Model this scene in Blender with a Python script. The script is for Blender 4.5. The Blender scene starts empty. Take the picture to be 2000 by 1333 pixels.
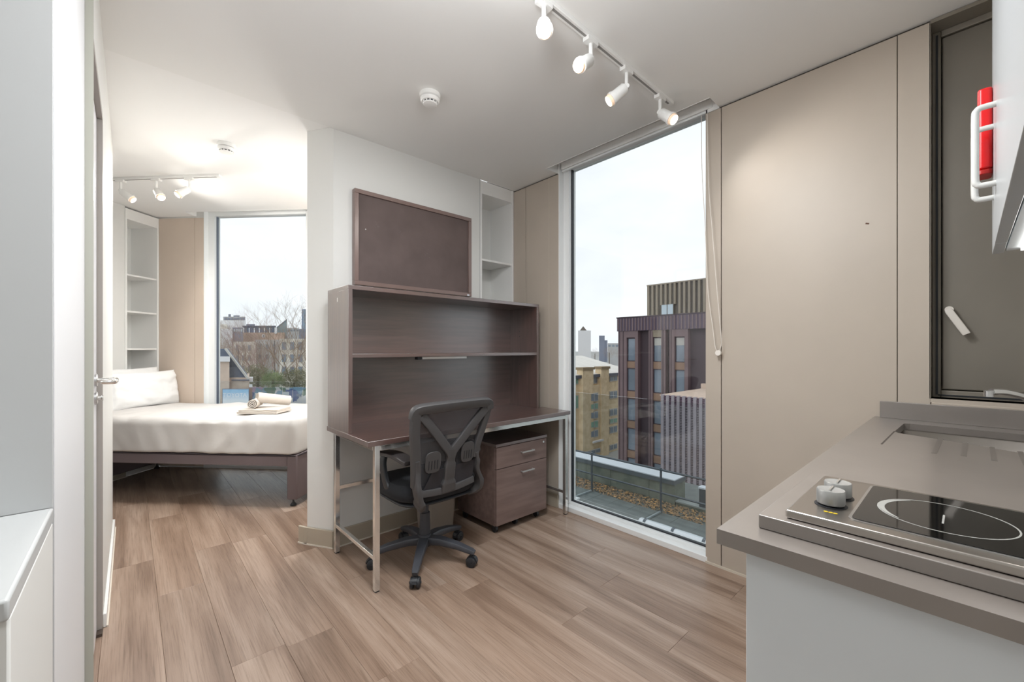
import bpy, bmesh, math, random
from mathutils import Vector, Matrix, noise
random.seed(7)
PI = math.pi
SC = bpy.context.scene
COL = SC.collection
# ------------------------------------------------------------------ camera, world, lights, exposure
F, HY, TH, EYE = 815.4, 682.3, 0.7403, 1.2
CT, ST = math.cos(TH), math.sin(TH)          # forward = (ST, CT), right = (CT, -ST)
cam = bpy.data.cameras.new('camera'); co = bpy.data.objects.new('camera', cam); COL.objects.link(co)
co.location = (0, 0, EYE); co.rotation_euler = (PI / 2, 0, -TH)
cam.sensor_fit = 'HORIZONTAL'; cam.sensor_width = 36; cam.lens = 36 * F / 2000
cam.shift_y = (HY - 666.5) / 2000; cam.clip_start = 0.03; cam.clip_end = 3000
SC.camera = co
SC.view_settings.view_transform = 'Standard'; SC.view_settings.look = 'None'
SC.view_settings.gamma = 1; SC.view_settings.use_curve_mapping = False
SC.view_settings.exposure = 0.0
cy = SC.cycles
cy.use_denoising = True; cy.max_bounces = 10; cy.diffuse_bounces = 6; cy.glossy_bounces = 4
cy.transmission_bounces = 8; cy.transparent_max_bounces = 16; cy.sample_clamp_indirect = 8
cy.caustics_reflective = False; cy.caustics_refractive = False

def lin(c):
    return tuple((v / 255 / 12.92 if v / 255 <= .04045 else ((v / 255 + .055) / 1.055) ** 2.4) for v in c)

w = bpy.data.worlds.new('overcast_sky'); SC.world = w; w.use_nodes = True
nt = w.node_tree; nt.nodes.clear()
out = nt.nodes.new('ShaderNodeOutputWorld'); bg = nt.nodes.new('ShaderNodeBackground')
tc = nt.nodes.new('ShaderNodeTexCoord'); mp = nt.nodes.new('ShaderNodeMapping'); mp.inputs['Scale'].default_value = (1, 1, 2.6)
nz = nt.nodes.new('ShaderNodeTexNoise'); nz.inputs['Scale'].default_value = 2.2; nz.inputs['Detail'].default_value = 6; nz.inputs['Roughness'].default_value = .55
rp = nt.nodes.new('ShaderNodeValToRGB')
rp.color_ramp.elements[0].position = .3; rp.color_ramp.elements[0].color = (*lin((231, 234, 239)), 1)
rp.color_ramp.elements[1].position = .62; rp.color_ramp.elements[1].color = (*lin((249, 250, 253)), 1)
nt.links.new(tc.outputs['Generated'], mp.inputs[0]); nt.links.new(mp.outputs[0], nz.inputs[0])
nt.links.new(nz.outputs[0], rp.inputs[0]); nt.links.new(rp.outputs[0], bg.inputs[0]); nt.links.new(bg.outputs[0], out.inputs[0])
bg.inputs[1].default_value = 1.3

def lamp(name, kind, loc, energy, col=(1, 1, 1), size=.1, aim=None, ang=None, blend=.6, sy=None):
    l = bpy.data.lights.new(name, kind); l.energy = energy; l.color = col
    if kind == 'AREA':
        l.size = size
        if sy: l.shape = 'RECTANGLE'; l.size_y = sy
    else: l.shadow_soft_size = size
    if kind == 'SPOT': l.spot_size = ang; l.spot_blend = blend
    o = bpy.data.objects.new(name, l); COL.objects.link(o); o.location = loc
    if aim is not None: o.rotation_euler = Vector(aim).to_track_quat('-Z', 'Y').to_euler()
    return o
lamp('hall_fill_area', 'AREA', (-.3, -.95, 2.5), 13, (.95, .98, 1), .7, aim=(0, 0, -1))  # added fill light behind the camera, not a known fitting
lamp('entrance_fill_area', 'AREA', (.80, .93, 2.5), 34, (.95, .98, 1), .4, aim=(0, 0, -1))  # unseen fill above the frame, added to brighten the main room
lamp('entrance_fill_point', 'POINT', (.62, .72, 2.15), 19, (.97, .98, 1), .12)  # unseen point fill, added to lift the ceiling brightness
lamp('bedroom_fill_point', 'POINT', (1.2, 3.35, 1.5), 13, (1, .985, .975), .08)  # added fill hidden by the partition, brightens the bedroom walls
lamp('bedroom_fill_area', 'AREA', (1.2, 3.33, 2.5), 22, (.95, .98, 1), .28, aim=(0, 0, -1))  # second bedroom fill, added out of sight behind the partition

# ------------------------------------------------------------------ helpers
def at(x, y, **k):
    """point on the sight line of photo pixel (x, y) at a given X, Y, z or forward distance f"""
    a = (x - 1000) / F; b = (y - HY) / F
    dx, dy, dz = a * CT + ST, -a * ST + CT, -b
    if 'z' in k: t = (k['z'] - EYE) / dz
    elif 'X' in k: t = k['X'] / dx
    elif 'Y' in k: t = k['Y'] / dy
    else: t = k['f']
    return Vector((t * dx, t * dy, EYE + t * dz))

XF = {}
class MB:
    def __init__(s): s.v = []; s.f = []
    def add(s, vs, fs):
        n = len(s.v); s.v += [Vector(v) for v in vs]; s.f += [[i + n for i in f] for f in fs]; return s
    def box(s, x0, x1, y0, y1, z0, z1):
        return s.add([(x, y, z) for z in (z0, z1) for (x, y) in ((x0, y0), (x1, y0), (x1, y1), (x0, y1))],
                     [(3, 2, 1, 0), (4, 5, 6, 7), (0, 1, 5, 4), (1, 2, 6, 5), (2, 3, 7, 6), (3, 0, 4, 7)])
    def obox(s, c, ax, ay, az):
        c, ax, ay, az = map(Vector, (c, ax, ay, az))
        vs = [c + i * ax + j * ay + k * az for k in (-1, 1) for (i, j) in ((-1, -1), (1, -1), (1, 1), (-1, 1))]
        fs = [(3, 2, 1, 0), (4, 5, 6, 7), (0, 1, 5, 4), (1, 2, 6, 5), (2, 3, 7, 6), (3, 0, 4, 7)]
        if ax.cross(ay).dot(az) < 0: fs = [f[::-1] for f in fs]
        return s.add(vs, fs)
    def beam(s, p0, p1, w, h, up=(0, 0, 1)):
        p0, p1 = Vector(p0), Vector(p1); d = (p1 - p0); l = d.length / 2; d.normalize()
        sd = d.cross(Vector(up))
        if sd.length < 1e-4: sd = d.cross(Vector((1, 0, 0)))
        sd.normalize(); u = sd.cross(d)
        return s.obox((p0 + p1) / 2, d * l, sd * w / 2, u * h / 2)
    def prism(s, poly, z0, z1):
        n = len(poly); ar = sum(poly[i][0] * poly[(i + 1) % n][1] - poly[(i + 1) % n][0] * poly[i][1] for i in range(n))
        if ar < 0: poly = poly[::-1]
        vs = [(p[0], p[1], z0) for p in poly] + [(p[0], p[1], z1) for p in poly]
        fs = [list(range(n))[::-1], list(range(n, 2 * n))] + [(i, (i + 1) % n, n + (i + 1) % n, n + i) for i in range(n)]
        return s.add(vs, fs)
    def plate(s, pts, d):
        """planar polygon in space extruded by vector d"""
        pts = [Vector(p) for p in pts]; d = Vector(d); n = len(pts)
        nr = Vector((0, 0, 0))
        for i in range(n): nr += pts[i].cross(pts[(i + 1) % n])
        if nr.dot(d) < 0: pts = pts[::-1]
        return s.add(pts + [p + d for p in pts], [list(range(n))[::-1], list(range(n, 2 * n))] + [(i, (i + 1) % n, n + (i + 1) % n, n + i) for i in range(n)])
    def cyl(s, p0, p1, r0, r1=None, n=16, cap=True):
        r1 = r0 if r1 is None else r1
        return s.tube([p0, p1], [r0, r1], n, cap)
    def tube(s, pts, r, n=8, cap=True, sq=None, up=None):
        pts = [Vector(p) for p in pts]; m = len(pts)
        rr = r if isinstance(r, (list, tuple)) else [r] * m
        vs = []; fs = []; ref = None
        for i, p in enumerate(pts):
            d = (pts[min(i + 1, m - 1)] - pts[max(i - 1, 0)]).normalized()
            if ref is None:
                ref = Vector(up) if up else (Vector((0, 0, 1)) if abs(d.z) < .9 else Vector((1, 0, 0)))
            a = d.cross(ref)
            if a.length < 1e-5: a = d.cross(Vector((.3, .9, .2)))
            a.normalize(); b = a.cross(d).normalized(); ref = b
            for k in range(n):
                t = 2 * PI * k / n + (PI / n)
                ca, sb = math.cos(t), math.sin(t)
                if sq:
                    e = .35; ca = math.copysign(abs(ca) ** e, ca); sb = math.copysign(abs(sb) ** e, sb)
                    vs.append(p + a * ca * rr[i] * sq[0] + b * sb * rr[i] * sq[1])
                else: vs.append(p + a * ca * rr[i] + b * sb * rr[i])
        for i in range(m - 1):
            for k in range(n):
                fs.append((i * n + k, i * n + (k + 1) % n, (i + 1) * n + (k + 1) % n, (i + 1) * n + k))
        if cap: fs += [list(range(n))[::-1], list(range((m - 1) * n, m * n))]
        return s.add(vs, fs)
    def lathe(s, prof, c=(0, 0, 0), ax=(0, 0, 1), n=24):
        ax = Vector(ax).normalized(); a = ax.cross(Vector((0, 0, 1)) if abs(ax.z) < .9 else Vector((1, 0, 0))).normalized(); b = ax.cross(a)
        c = Vector(c); vs = []; fs = []; m = len(prof)
        for (r, h) in prof:
            for k in range(n):
                t = 2 * PI * k / n; vs.append(c + ax * h + a * math.cos(t) * r + b * math.sin(t) * r)
        for i in range(m - 1):
            for k in range(n):
                fs.append((i * n + k, i * n + (k + 1) % n, (i + 1) * n + (k + 1) % n, (i + 1) * n + k))
        fs += [list(range(n))[::-1], list(range((m - 1) * n, m * n))]
        return s.add(vs, fs)
    def build(s, name, mat, parent=None, smooth=40, bevel=0, seg=2, sub=0, local=False, kind=None):
        vs = s.v
        if parent is not None:
            M = XF[parent.name]
            if not local: vs = [M.inverted() @ v for v in vs]
        elif not local:
            xs = [v.x for v in vs]; ys = [v.y for v in vs]
            M = Matrix.Translation(((min(xs) + max(xs)) / 2, (min(ys) + max(ys)) / 2, min(v.z for v in vs)))
            vs = [M.inverted() @ v for v in vs]
        else: M = Matrix.Identity(4)
        me = bpy.data.meshes.new(name); me.from_pydata([tuple(v) for v in vs], [], s.f); me.update()
        bm = bmesh.new(); bm.from_mesh(me); bmesh.ops.recalc_face_normals(bm, faces=bm.faces); bm.to_mesh(me); bm.free()
        for m in (mat if isinstance(mat, list) else [mat]): me.materials.append(m)
        if smooth:
            for p in me.polygons: p.use_smooth = True
            me.set_sharp_from_angle(angle=math.radians(smooth))
        o = bpy.data.objects.new(name, me); COL.objects.link(o)
        if parent is not None: o.parent = parent
        else: o.matrix_world = M
        XF[o.name] = M
        if bevel:
            b = o.modifiers.new('bevel', 'BEVEL'); b.width = bevel; b.segments = seg; b.limit_method = 'ANGLE'; b.angle_limit = math.radians(35)
        if sub:
            b = o.modifiers.new('subdivision', 'SUBSURF'); b.levels = sub; b.render_levels = sub
        if kind: o['kind'] = kind
        return o

def thing(name, loc, label, cat, group=None, rz=0):
    o = bpy.data.objects.new(name, None); COL.objects.link(o); o.empty_display_size = .05
    M = Matrix.Translation(loc) @ Matrix.Rotation(rz, 4, 'Z'); o.matrix_world = M; XF[o.name] = M
    tag(o, label, cat, group); return o
def tag(o, label, cat, group=None):
    o['label'] = label; o['category'] = cat
    if group: o['group'] = group
    return o
def struct(name, mb, mat, parent=None, **k):
    o = mb.build(name, mat, parent, **k)
    if parent is None: o['kind'] = 'structure'
    return o
def sroot(name, loc=(0, 0, 0)):
    o = bpy.data.objects.new(name, None); COL.objects.link(o); o.empty_display_size = .05
    o.location = loc; XF[o.name] = Matrix.Translation(loc); o['kind'] = 'structure'; return o
def copy_thing(o, loc, label):
    M = Matrix.Translation(loc) @ XF[o.name].to_3x3().to_4x4()
    c = o.copy(); COL.objects.link(c); c.matrix_world = M; XF[c.name] = M; c['label'] = label
    for ch in list(o.children):
        d = ch.copy(); COL.objects.link(d); d.parent = c
        for g in list(ch.children):
            e = g.copy(); COL.objects.link(e); e.parent = d
    return c

# ------------------------------------------------------------------ materials
def mat(name, col, rough=.5, metal=0., var=None, bump=None, spec=.5, coat=0., cior=1.5, crough=.3, emit=None, stretch=None, col2=None, coord='Object', ramp=(.35, .65), detail=5):
    m = bpy.data.materials.new(name); m.use_nodes = True
    t = m.node_tree; b = t.nodes['Principled BSDF']; c = lin(col)
    b.inputs['Base Color'].default_value = (*c, 1); b.inputs['Roughness'].default_value = rough; b.inputs['Metallic'].default_value = metal
    b.inputs['Specular IOR Level'].default_value = spec
    if coat: b.inputs['Coat Weight'].default_value = coat; b.inputs['Coat Roughness'].default_value = crough; b.inputs['Coat IOR'].default_value = cior
    if emit: b.inputs['Emission Color'].default_value = (*lin(emit[0]), 1); b.inputs['Emission Strength'].default_value = emit[1]
    if var or bump:
        tc = t.nodes.new('ShaderNodeTexCoord'); mp = t.nodes.new('ShaderNodeMapping'); t.links.new(tc.outputs[coord], mp.inputs[0])
        if stretch: mp.inputs['Scale'].default_value = stretch
    if var:
        nz = t.nodes.new('ShaderNodeTexNoise'); nz.inputs['Scale'].default_value = var[0]; nz.inputs['Detail'].default_value = detail
        r = t.nodes.new('ShaderNodeValToRGB'); r.color_ramp.elements[0].position = ramp[0]; r.color_ramp.elements[1].position = ramp[1]
        c2 = lin(col2) if col2 else tuple(v * (1 - var[1]) for v in c)
        r.color_ramp.elements[0].color = (*c2, 1); r.color_ramp.elements[1].color = (*c, 1)
        t.links.new(mp.outputs[0], nz.inputs[0]); t.links.new(nz.outputs[0], r.inputs[0]); t.links.new(r.outputs[0], b.inputs['Base Color'])
    if bump:
        n2 = t.nodes.new('ShaderNodeTexNoise'); n2.inputs['Scale'].default_value = bump[0]; n2.inputs['Detail'].default_value = 4
        bp = t.nodes.new('ShaderNodeBump'); bp.inputs['Strength'].default_value = bump[1]; bp.inputs['Distance'].default_value = bump[2] if len(bump) > 2 else .002
        t.links.new(mp.outputs[0], n2.inputs[0]); t.links.new(n2.outputs[0], bp.inputs['Height']); t.links.new(bp.outputs[0], b.inputs['Normal'])
    return m

def glass_mat(name, tint=(.94, .96, .96), f0=1.45, rough=0.):
    m = bpy.data.materials.new(name); m.use_nodes = True; t = m.node_tree; t.nodes.clear()
    o = t.nodes.new('ShaderNodeOutputMaterial'); mx = t.nodes.new('ShaderNodeMixShader'); tr = t.nodes.new('ShaderNodeBsdfTransparent')
    gl = t.nodes.new('ShaderNodeBsdfGlossy'); lw = t.nodes.new('ShaderNodeLayerWeight'); lw.inputs[0].default_value = .5; pw = t.nodes.new('ShaderNodeMath'); pw.operation = 'POWER'; pw.inputs[1].default_value = 5
    fr = t.nodes.new('ShaderNodeMath'); fr.operation = 'MULTIPLY_ADD'; k0 = ((f0 - 1) / (f0 + 1)) ** 2; fr.inputs[1].default_value = 1 - k0; fr.inputs[2].default_value = k0
    t.links.new(lw.outputs['Facing'], pw.inputs[0]); t.links.new(pw.outputs[0], fr.inputs[0])
    gl.inputs['Roughness'].default_value = rough; tr.inputs[0].default_value = (*tint, 1)
    t.links.new(fr.outputs[0], mx.inputs[0]); t.links.new(tr.outputs[0], mx.inputs[1]); t.links.new(gl.outputs[0], mx.inputs[2]); t.links.new(mx.outputs[0], o.inputs[0])
    return m

def net_mat(name, col, open_):
    m = mat(name, col, .8); t = m.node_tree; b = t.nodes['Principled BSDF']; o = t.nodes['Material Output']
    mx = t.nodes.new('ShaderNodeMixShader'); tr = t.nodes.new('ShaderNodeBsdfTransparent'); mx.inputs[0].default_value = open_
    t.links.new(b.outputs[0], mx.inputs[1]); t.links.new(tr.outputs[0], mx.inputs[2]); t.links.new(mx.outputs[0], o.inputs[0]); return m

def floor_mat():
    m = bpy.data.materials.new('oak_effect_plank'); m.use_nodes = True; t = m.node_tree; b = t.nodes['Principled BSDF']; N = t.nodes.new; L = t.links.new
    tc = N('ShaderNodeTexCoord'); oi = N('ShaderNodeObjectInfo'); off = N('ShaderNodeVectorMath'); off.operation = 'SCALE'; off.inputs[0].default_value = (7.3, 41.7, 13.1)
    L(oi.outputs['Random'], off.inputs['Scale']); ad = N('ShaderNodeVectorMath'); ad.operation = 'ADD'; L(tc.outputs['Object'], ad.inputs[0]); L(off.outputs[0], ad.inputs[1])
    def nz(scale, sc, det, dist=0, rough=.55):
        mp = N('ShaderNodeMapping'); mp.inputs['Scale'].default_value = sc; n = N('ShaderNodeTexNoise'); n.inputs['Scale'].default_value = scale; n.inputs['Detail'].default_value = det
        n.inputs['Distortion'].default_value = dist; n.inputs['Roughness'].default_value = rough; L(ad.outputs[0], mp.inputs[0]); L(mp.outputs[0], n.inputs[0]); return n.outputs[0]
    def ramp(src, stops):
        r = N('ShaderNodeValToRGB'); e = r.color_ramp.elements
        while len(e) < len(stops): e.new(.5)
        for i, (p, c) in enumerate(stops): e[i].position = p; e[i].color = (*c, 1)
        L(src, r.inputs[0]); return r.outputs[0]
    def mul(a, c, f=1.0):
        x = N('ShaderNodeMix'); x.data_type = 'RGBA'; x.blend_type = 'MULTIPLY'; x.inputs[0].default_value = f; L(a, x.inputs[6]); L(c, x.inputs[7]); return x.outputs[2]
    base = ramp(nz(2.2, (4.5, .38, 1), 4, .6), [(.3, lin((126, 104, 89))), (.5, lin((153, 131, 115))), (.72, lin((176, 156, 141)))])
    grain = ramp(nz(30, (7, .14, 1), 6, .25, .7), [(.34, (.58, .54, .51)), (.5, (.94, .93, .92)), (.7, (1.06, 1.06, 1.06))])
    streak = ramp(nz(5, (5, .22, 1), 5, 1.6), [(.3, (.66, .62, .58)), (.42, (1, 1, 1)), (1, (1, 1, 1))])
    knot = ramp(nz(7, (1, .55, 1), 2), [(.17, (.6, .52, .46)), (.22, (1, 1, 1)), (1, (1, 1, 1))])
    per = ramp(oi.outputs['Random'], [(0, (.86, .85, .84)), (.5, (1, 1, 1)), (1, (.94, .91, .88))])
    c = mul(mul(mul(mul(base, grain, .75), streak, .6), knot, .8), per)
    L(c, b.inputs['Base Color']); b.inputs['Roughness'].default_value = .36; b.inputs['Specular IOR Level'].default_value = .45
    bp = N('ShaderNodeBump'); bp.inputs['Strength'].default_value = .12; bp.inputs['Distance'].default_value = .002; L(nz(30, (7, .14, 1), 5, .25), bp.inputs['Height']); L(bp.outputs[0], b.inputs['Normal'])
    return m

M_ = {}
M_['floor'] = floor_mat()
M_['subfloor'] = mat('dark_subfloor', (70, 58, 50), .8)
M_['white'] = mat('white_wall_paint', (217, 217, 214), .55, bump=(90, .04, .0015))
M_['ceil'] = mat('matt_white_ceiling_paint', (234, 234, 232), .8, bump=(120, .03, .001))
M_['ceilb'] = mat('window_lit_ceiling_white', (238, 238, 237), .8, bump=(120, .03, .001))  # whiter copy of the ceiling paint; the bedroom window's brightness is in the colour
M_['gloss'] = mat('white_satin_trim', (232, 232, 230), .3)
M_['frame'] = mat('white_window_frame', (236, 238, 238), .3)
M_['beige'] = mat('beige_wall_panel', (184, 173, 160), .42, var=(3, .05), bump=(160, .03, .0008))
M_['beigeb'] = mat('lit_beige_wall_panel', (208, 192, 177), .42, var=(3, .04))  # lighter copy of the beige panel; bedroom brightness is put into the colour
M_['skirt'] = mat('stone_coloured_skirting', (172, 162, 146), .4)
M_['dark'] = mat('dark_gasket', (32, 36, 42), .5)
M_['vent'] = mat('grey_vent_panel', (126, 120, 110), .38, metal=.25, var=(2.2, .12))
M_['ventf'] = mat('dark_bronze_frame', (128, 121, 110), .42)
M_['glass'] = glass_mat('window_glass')
M_['guard'] = glass_mat('guard_glass', (.93, .95, .955), 1.5)
M_['wood'] = mat('dark_wenge_laminate', (88, 60, 53), .4, var=(9, .4), col2=(68, 45, 40), stretch=(.35, 5, 5), bump=(60, .04, .0006), spec=1.0, coat=1., cior=2.1, crough=.27)
M_['woodv'] = mat('dark_wenge_laminate_upright', (88, 60, 53), .4, var=(9, .4), col2=(68, 45, 40), stretch=(5, 5, .35), bump=(60, .04, .0006), spec=1.0, coat=1., cior=2.1, crough=.27)
M_['woodg'] = mat('grey_brown_laminate', (120, 101, 95), .36, var=(6, .3), col2=(104, 86, 80), stretch=(.5, 5, 5))
M_['edge'] = mat('pale_edge_band', (140, 105, 92), .35)
M_['felt'] = mat('brown_board_felt', (98, 84, 81), .75, var=(6, .2), bump=(300, .2, .001))
M_['chrome'] = mat('polished_chrome', (232, 231, 228), .13, metal=.9)
M_['steel'] = mat('brushed_steel', (176, 170, 164), .28, metal=1, bump=(80, .05, .0006), stretch=(1, 20, 20))
M_['knob'] = mat('pale_metal_knob', (172, 172, 170), .35, metal=.45)
M_['alu'] = mat('satin_aluminium', (205, 205, 205), .3, metal=1)
M_['black'] = mat('black_plastic', (38, 40, 44), .45)
M_['bluegrey'] = mat('dark_grey_nylon', (62, 64, 70), .42)
M_['backp'] = mat('grey_chair_plastic', (70, 69, 70), .42, bump=(400, .06, .0006))
M_['seat'] = mat('black_seat_fabric', (28, 30, 34), .9, bump=(500, .3, .001))
M_['net'] = net_mat('grey_back_mesh', (60, 60, 64), .2)
M_['bin'] = net_mat('smoky_clear_plastic', (178, 168, 158), .35)
M_['sheet'] = mat('white_bed_linen', (208, 205, 202), .85, bump=(14, .25, .006))
M_['pillow'] = mat('white_pillow_cotton', (238, 238, 237), .85, bump=(12, .2, .005))
M_['towel'] = mat('cream_towelling', (206, 198, 189), .95, bump=(300, .5, .003))
M_['bedbase'] = mat('mauve_grey_bed_fabric', (112, 100, 102), .75, bump=(300, .2, .001))
M_['bedbase2'] = mat('dark_bed_piping', (52, 46, 50), .8)
M_['lamp'] = mat('white_lamp_enamel', (236, 236, 234), .35)
M_['glow'] = mat('lit_lamp_lens', (255, 246, 228), .3, emit=((255, 240, 214), 9))
M_['led'] = mat('lit_led_diffuser', (255, 255, 252), .3, emit=((255, 253, 248), 7))
M_['lampglass'] = mat('warm_lamp_rim', (240, 214, 190), .3, emit=((240, 205, 175), .35))
M_['work'] = mat('grey_stone_worktop', (120, 112, 106), .4, var=(9, .12), bump=(200, .03, .0006), spec=.9, coat=1., cior=1.7, crough=.3)
M_['cab'] = mat('white_cabinet_panel', (204, 209, 212), .42)
M_['cabg'] = mat('gloss_white_door', (182, 186, 189), .26, spec=.25)
M_['hobglass'] = mat('black_ceramic_glass', (14, 14, 14), .05, var=(140, .0), col2=(40, 40, 40), ramp=(.28, .3))
M_['print'] = mat('pale_grey_print', (158, 158, 154), .3)
M_['yellow'] = mat('yellow_print', (206, 178, 40), .4)
M_['red'] = mat('red_plastic', (214, 20, 24), .3)
M_['cord'] = mat('white_bead_cord', (228, 222, 214), .5)

# ------------------------------------------------------------------ main dimensions
V, U, ZC = 2.3855, 2.5895, 2.533
XL = -.088                                   # left wall face
B0 = Vector((.212, 5.575)); bb = Vector((.684, -.7296)); ba = Vector((.7296, .684))
def PQ(p, q, z=None):                        # bedroom frame: p along its window wall, q into the room
    r = B0 + bb * p - ba * q
    return (r.x, r.y) if z is None else Vector((r.x, r.y, z))
def pqbox(mb, p0, p1, q0, q1, z0, z1):
    return mb.prism([PQ(p0, q0), PQ(p1, q0), PQ(p1, q1), PQ(p0, q1)], z0, z1)
FWD = Vector((ST, CT, 0)); RGT = Vector((CT, -ST, 0)); UP = Vector((0, 0, 1))

# ------------------------------------------------------------------ floor
fl = struct('floor', MB().prism([(-2.4, -1.7), (V + .02, -1.7), (V + .02, 3.256), PQ(0, -.03), PQ(0, 3.4)], -.12, -.012), M_['subfloor'])
def clip(poly, nx, ny, d):                   # keep n.p <= d
    o = []
    for i in range(len(poly)):
        a, b = poly[i], poly[(i + 1) % len(poly)]; fa, fb = a[0] * nx + a[1] * ny - d, b[0] * nx + b[1] * ny - d
        if fa <= 0: o.append(a)
        if (fa < 0) != (fb < 0) and abs(fa - fb) > 1e-9:
            t = fa / (fa - fb); o.append((a[0] + (b[0] - a[0]) * t, a[1] + (b[1] - a[1]) * t))
    return o
PW, PLn = .184, 1.22
full_me = None
def plank_mesh(poly, cx, cyy):
    g = .0009
    cxm = sum(p[0] for p in poly) / len(poly); cym = sum(p[1] for p in poly) / len(poly); n = len(poly)
    def ins(p, e): return (p[0] + (e if p[0] < cxm else -e), p[1] + (e if p[1] < cym else -e))
    vs = [(*ins(p, .0002), -.012) for p in poly] + [(*ins(p, .0002), -.0011) for p in poly] + [(*ins(p, .0002 + g), 0) for p in poly]
    fs = [list(range(n))[::-1], list(range(2 * n, 3 * n))]
    for k in (0, n): fs += [(k + i, k + (i + 1) % n, k + n + (i + 1) % n, k + n + i) for i in range(n)]
    me = bpy.data.meshes.new('plank'); me.from_pydata([(v[0] - cx, v[1] - cyy, v[2]) for v in vs], [], fs); me.materials.append(M_['floor']); me.update()
    return me
fo = Vector(XF[fl.name].translation)
x = -1.56
while x < V:
    y = -1.7 - random.random() * PLn
    while y < 5.8:
        poly = [(x, y), (x + PW, y), (x + PW, y + PLn), (x, y + PLn)]; cc = (x + PW / 2, y + PLn / 2)
        q = clip(poly, 1, 0, V + .012); q = clip(q, 0, -1, 1.7)
        for (n, d) in ((ba, ba.dot(B0) + .012), (-bb, -bb.dot(B0) + .0)): q = clip(q, n.x, n.y, d)
        if len(q) >= 3:
            if q == poly:
                if full_me is None: full_me = plank_mesh(poly, *cc)
                me = full_me
            else: me = plank_mesh(q, *cc)
            o = bpy.data.objects.new('plank', me); COL.objects.link(o); o.parent = fl; o.location = Vector((cc[0], cc[1], 0)) - fo
        y += PLn
    x += PW

# ------------------------------------------------------------------ ceilings
c = MB(); c.box(-2.4, 2.265, -1.75, U, ZC, 2.72); c.box(2.265, V + .13, 2.104, U, ZC, 2.72); c.box(2.265, V + .13, -1.75, .927, ZC, 2.72)
c.box(2.265, V + .13, .927, 2.104, 2.6, 2.72)
struct('ceiling', c, M_['ceil'])
c = MB(); ZB = ZC + .012
c.prism([(-2.4, U), (1.0, U), PQ(2.44, .132), PQ(-.5, .132), PQ(-.5, 3.2)], ZB, 2.74)
pqbox(c, -.5, .40, -.12, .132, ZB, 2.74); pqbox(c, 1.64, 2.5, -.12, .132, ZB, 2.74); pqbox(c, .40, 1.64, -.12, .132, 2.605, 2.74)
struct('ceiling', c, M_['ceilb'])

# ------------------------------------------------------------------ window wall (right) with beige panels
WX = V + .012
c = MB(); c.box(WX, V + .135, 2.09, 3.2, 0, 2.72); c.box(WX, V + .135, .998, .105, 0, 2.72); c.box(WX, V + .135, .105, -.42, 0, 1.0); c.box(WX, V + .135, -.42, -1.75, 0, 2.72); c.box(WX + .1, V + .135, .105, -.42, 2.522, 2.72); c.box(WX, V + .135, .998, 2.09, -.12, 0)
ww = struct('wall_right', c, mat('panel_joint_shadow', (58, 52, 46), .8))
def panel(y0, y1, z0=.012, z1=2.522, m='beige'):
    return MB().box(V, WX, y0, y1, z0, z1).build('panel', M_[m], ww, bevel=.0012)
panel(2.447, U + .4); panel(2.09, 2.441); panel(.916, .998); panel(.205, .912); panel(.105, .2025)
panel(-.42, .1025, .012, .985)
MB().box(V + .001, WX + .11, -.42, .105, .985, 1.0).build('panel', M_['beige'], ww)
MB().box(V, V + .11, .1045, .108, 1.0, 2.522).build('panel', M_['ventf'], ww)
MB().box(V, V + .11, -.42, .105, 2.515, 2.53).build('panel', M_['ventf'], ww)
# dent in the wide panel
p = at(1694, 437, X=V); MB().obox(p, (.0006, 0, 0), (0, .006, .002), (0, -.001, .003)).build('scuff', mat('brown_scuff', (96, 70, 58), .8), ww)
# vertical bead lines on the jamb panel
MB().box(V - .0006, V + .002, 2.186, 2.189, .012, 2.522).build('joint_bead', mat('pale_bead', (200, 190, 176), .4), ww)
# trim at the bottom of the panels
t = MB().box(V - .006, V + .004, .2, .998, 0, .012); struct('baseboard_right', t, mat('light_floor_bead', (205, 196, 182), .4))
struct('baseboard_right', MB().box(V - .012, V + .002, 2.09, U - .001, 0, .1), M_['skirt'], bevel=.003)
# window head and blind pocket
struct('trim_1', MB().box(V + .05, V + .135, .9, 2.12, 2.6, 2.7).box(2.262, 2.2655, .927, 2.104, 2.531, 2.6).box(WX - .004, WX + .002, .9275, .999, 2.528, 2.6).box(WX - .004, WX + .002, 2.0895, 2.1035, 2.528, 2.6).box(WX - .004, V + .06, .992, .999, 2.528, 2.6), M_['ceil'])

# ------------------------------------------------------------------ window 1 (tall, floor to ceiling)
w1 = sroot('window_1', (V, 1.5, 0))
f0, f1 = V + .05, V + .13
c = MB(); c.box(f0, f1, 2.03, 2.09, 0, 2.6); c.box(f0, f1, .93, .99, 0, 2.6); c.box(f0, f1, .99, 2.03, 0, .05); c.box(f0, f1, .99, 2.03, 2.555, 2.6)
c.build('window_frame', M_['frame'], w1, bevel=.002)
MB().box(V - .002, f0, .99, 2.0895, 0, .034).build('window_sill', M_['frame'], w1, bevel=.002)
MB().box(V - .001, f0, 2.082, 2.0895, .0, 2.6).build('jamb_lining', M_['frame'], w1)
c = MB(); g = .008; e0, e1 = V + .077, V + .10; c.box(e0, e1, 2.03 - g, 2.03, .05, 2.555); c.box(e0, e1, .99, 1.0, .05, 2.555); c.box(e0, e1, .99, 2.03, .05, .05 + g)
c.build('gasket', M_['dark'], w1)
MB().box(V + .088, V + .094, 1.0, 2.02, .06, 2.55).build('pane', M_['glass'], w1)
MB().box(V + .17, V + .18, .95, 2.07, .05, .865).build('guard_pane', M_['guard'], w1)

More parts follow.
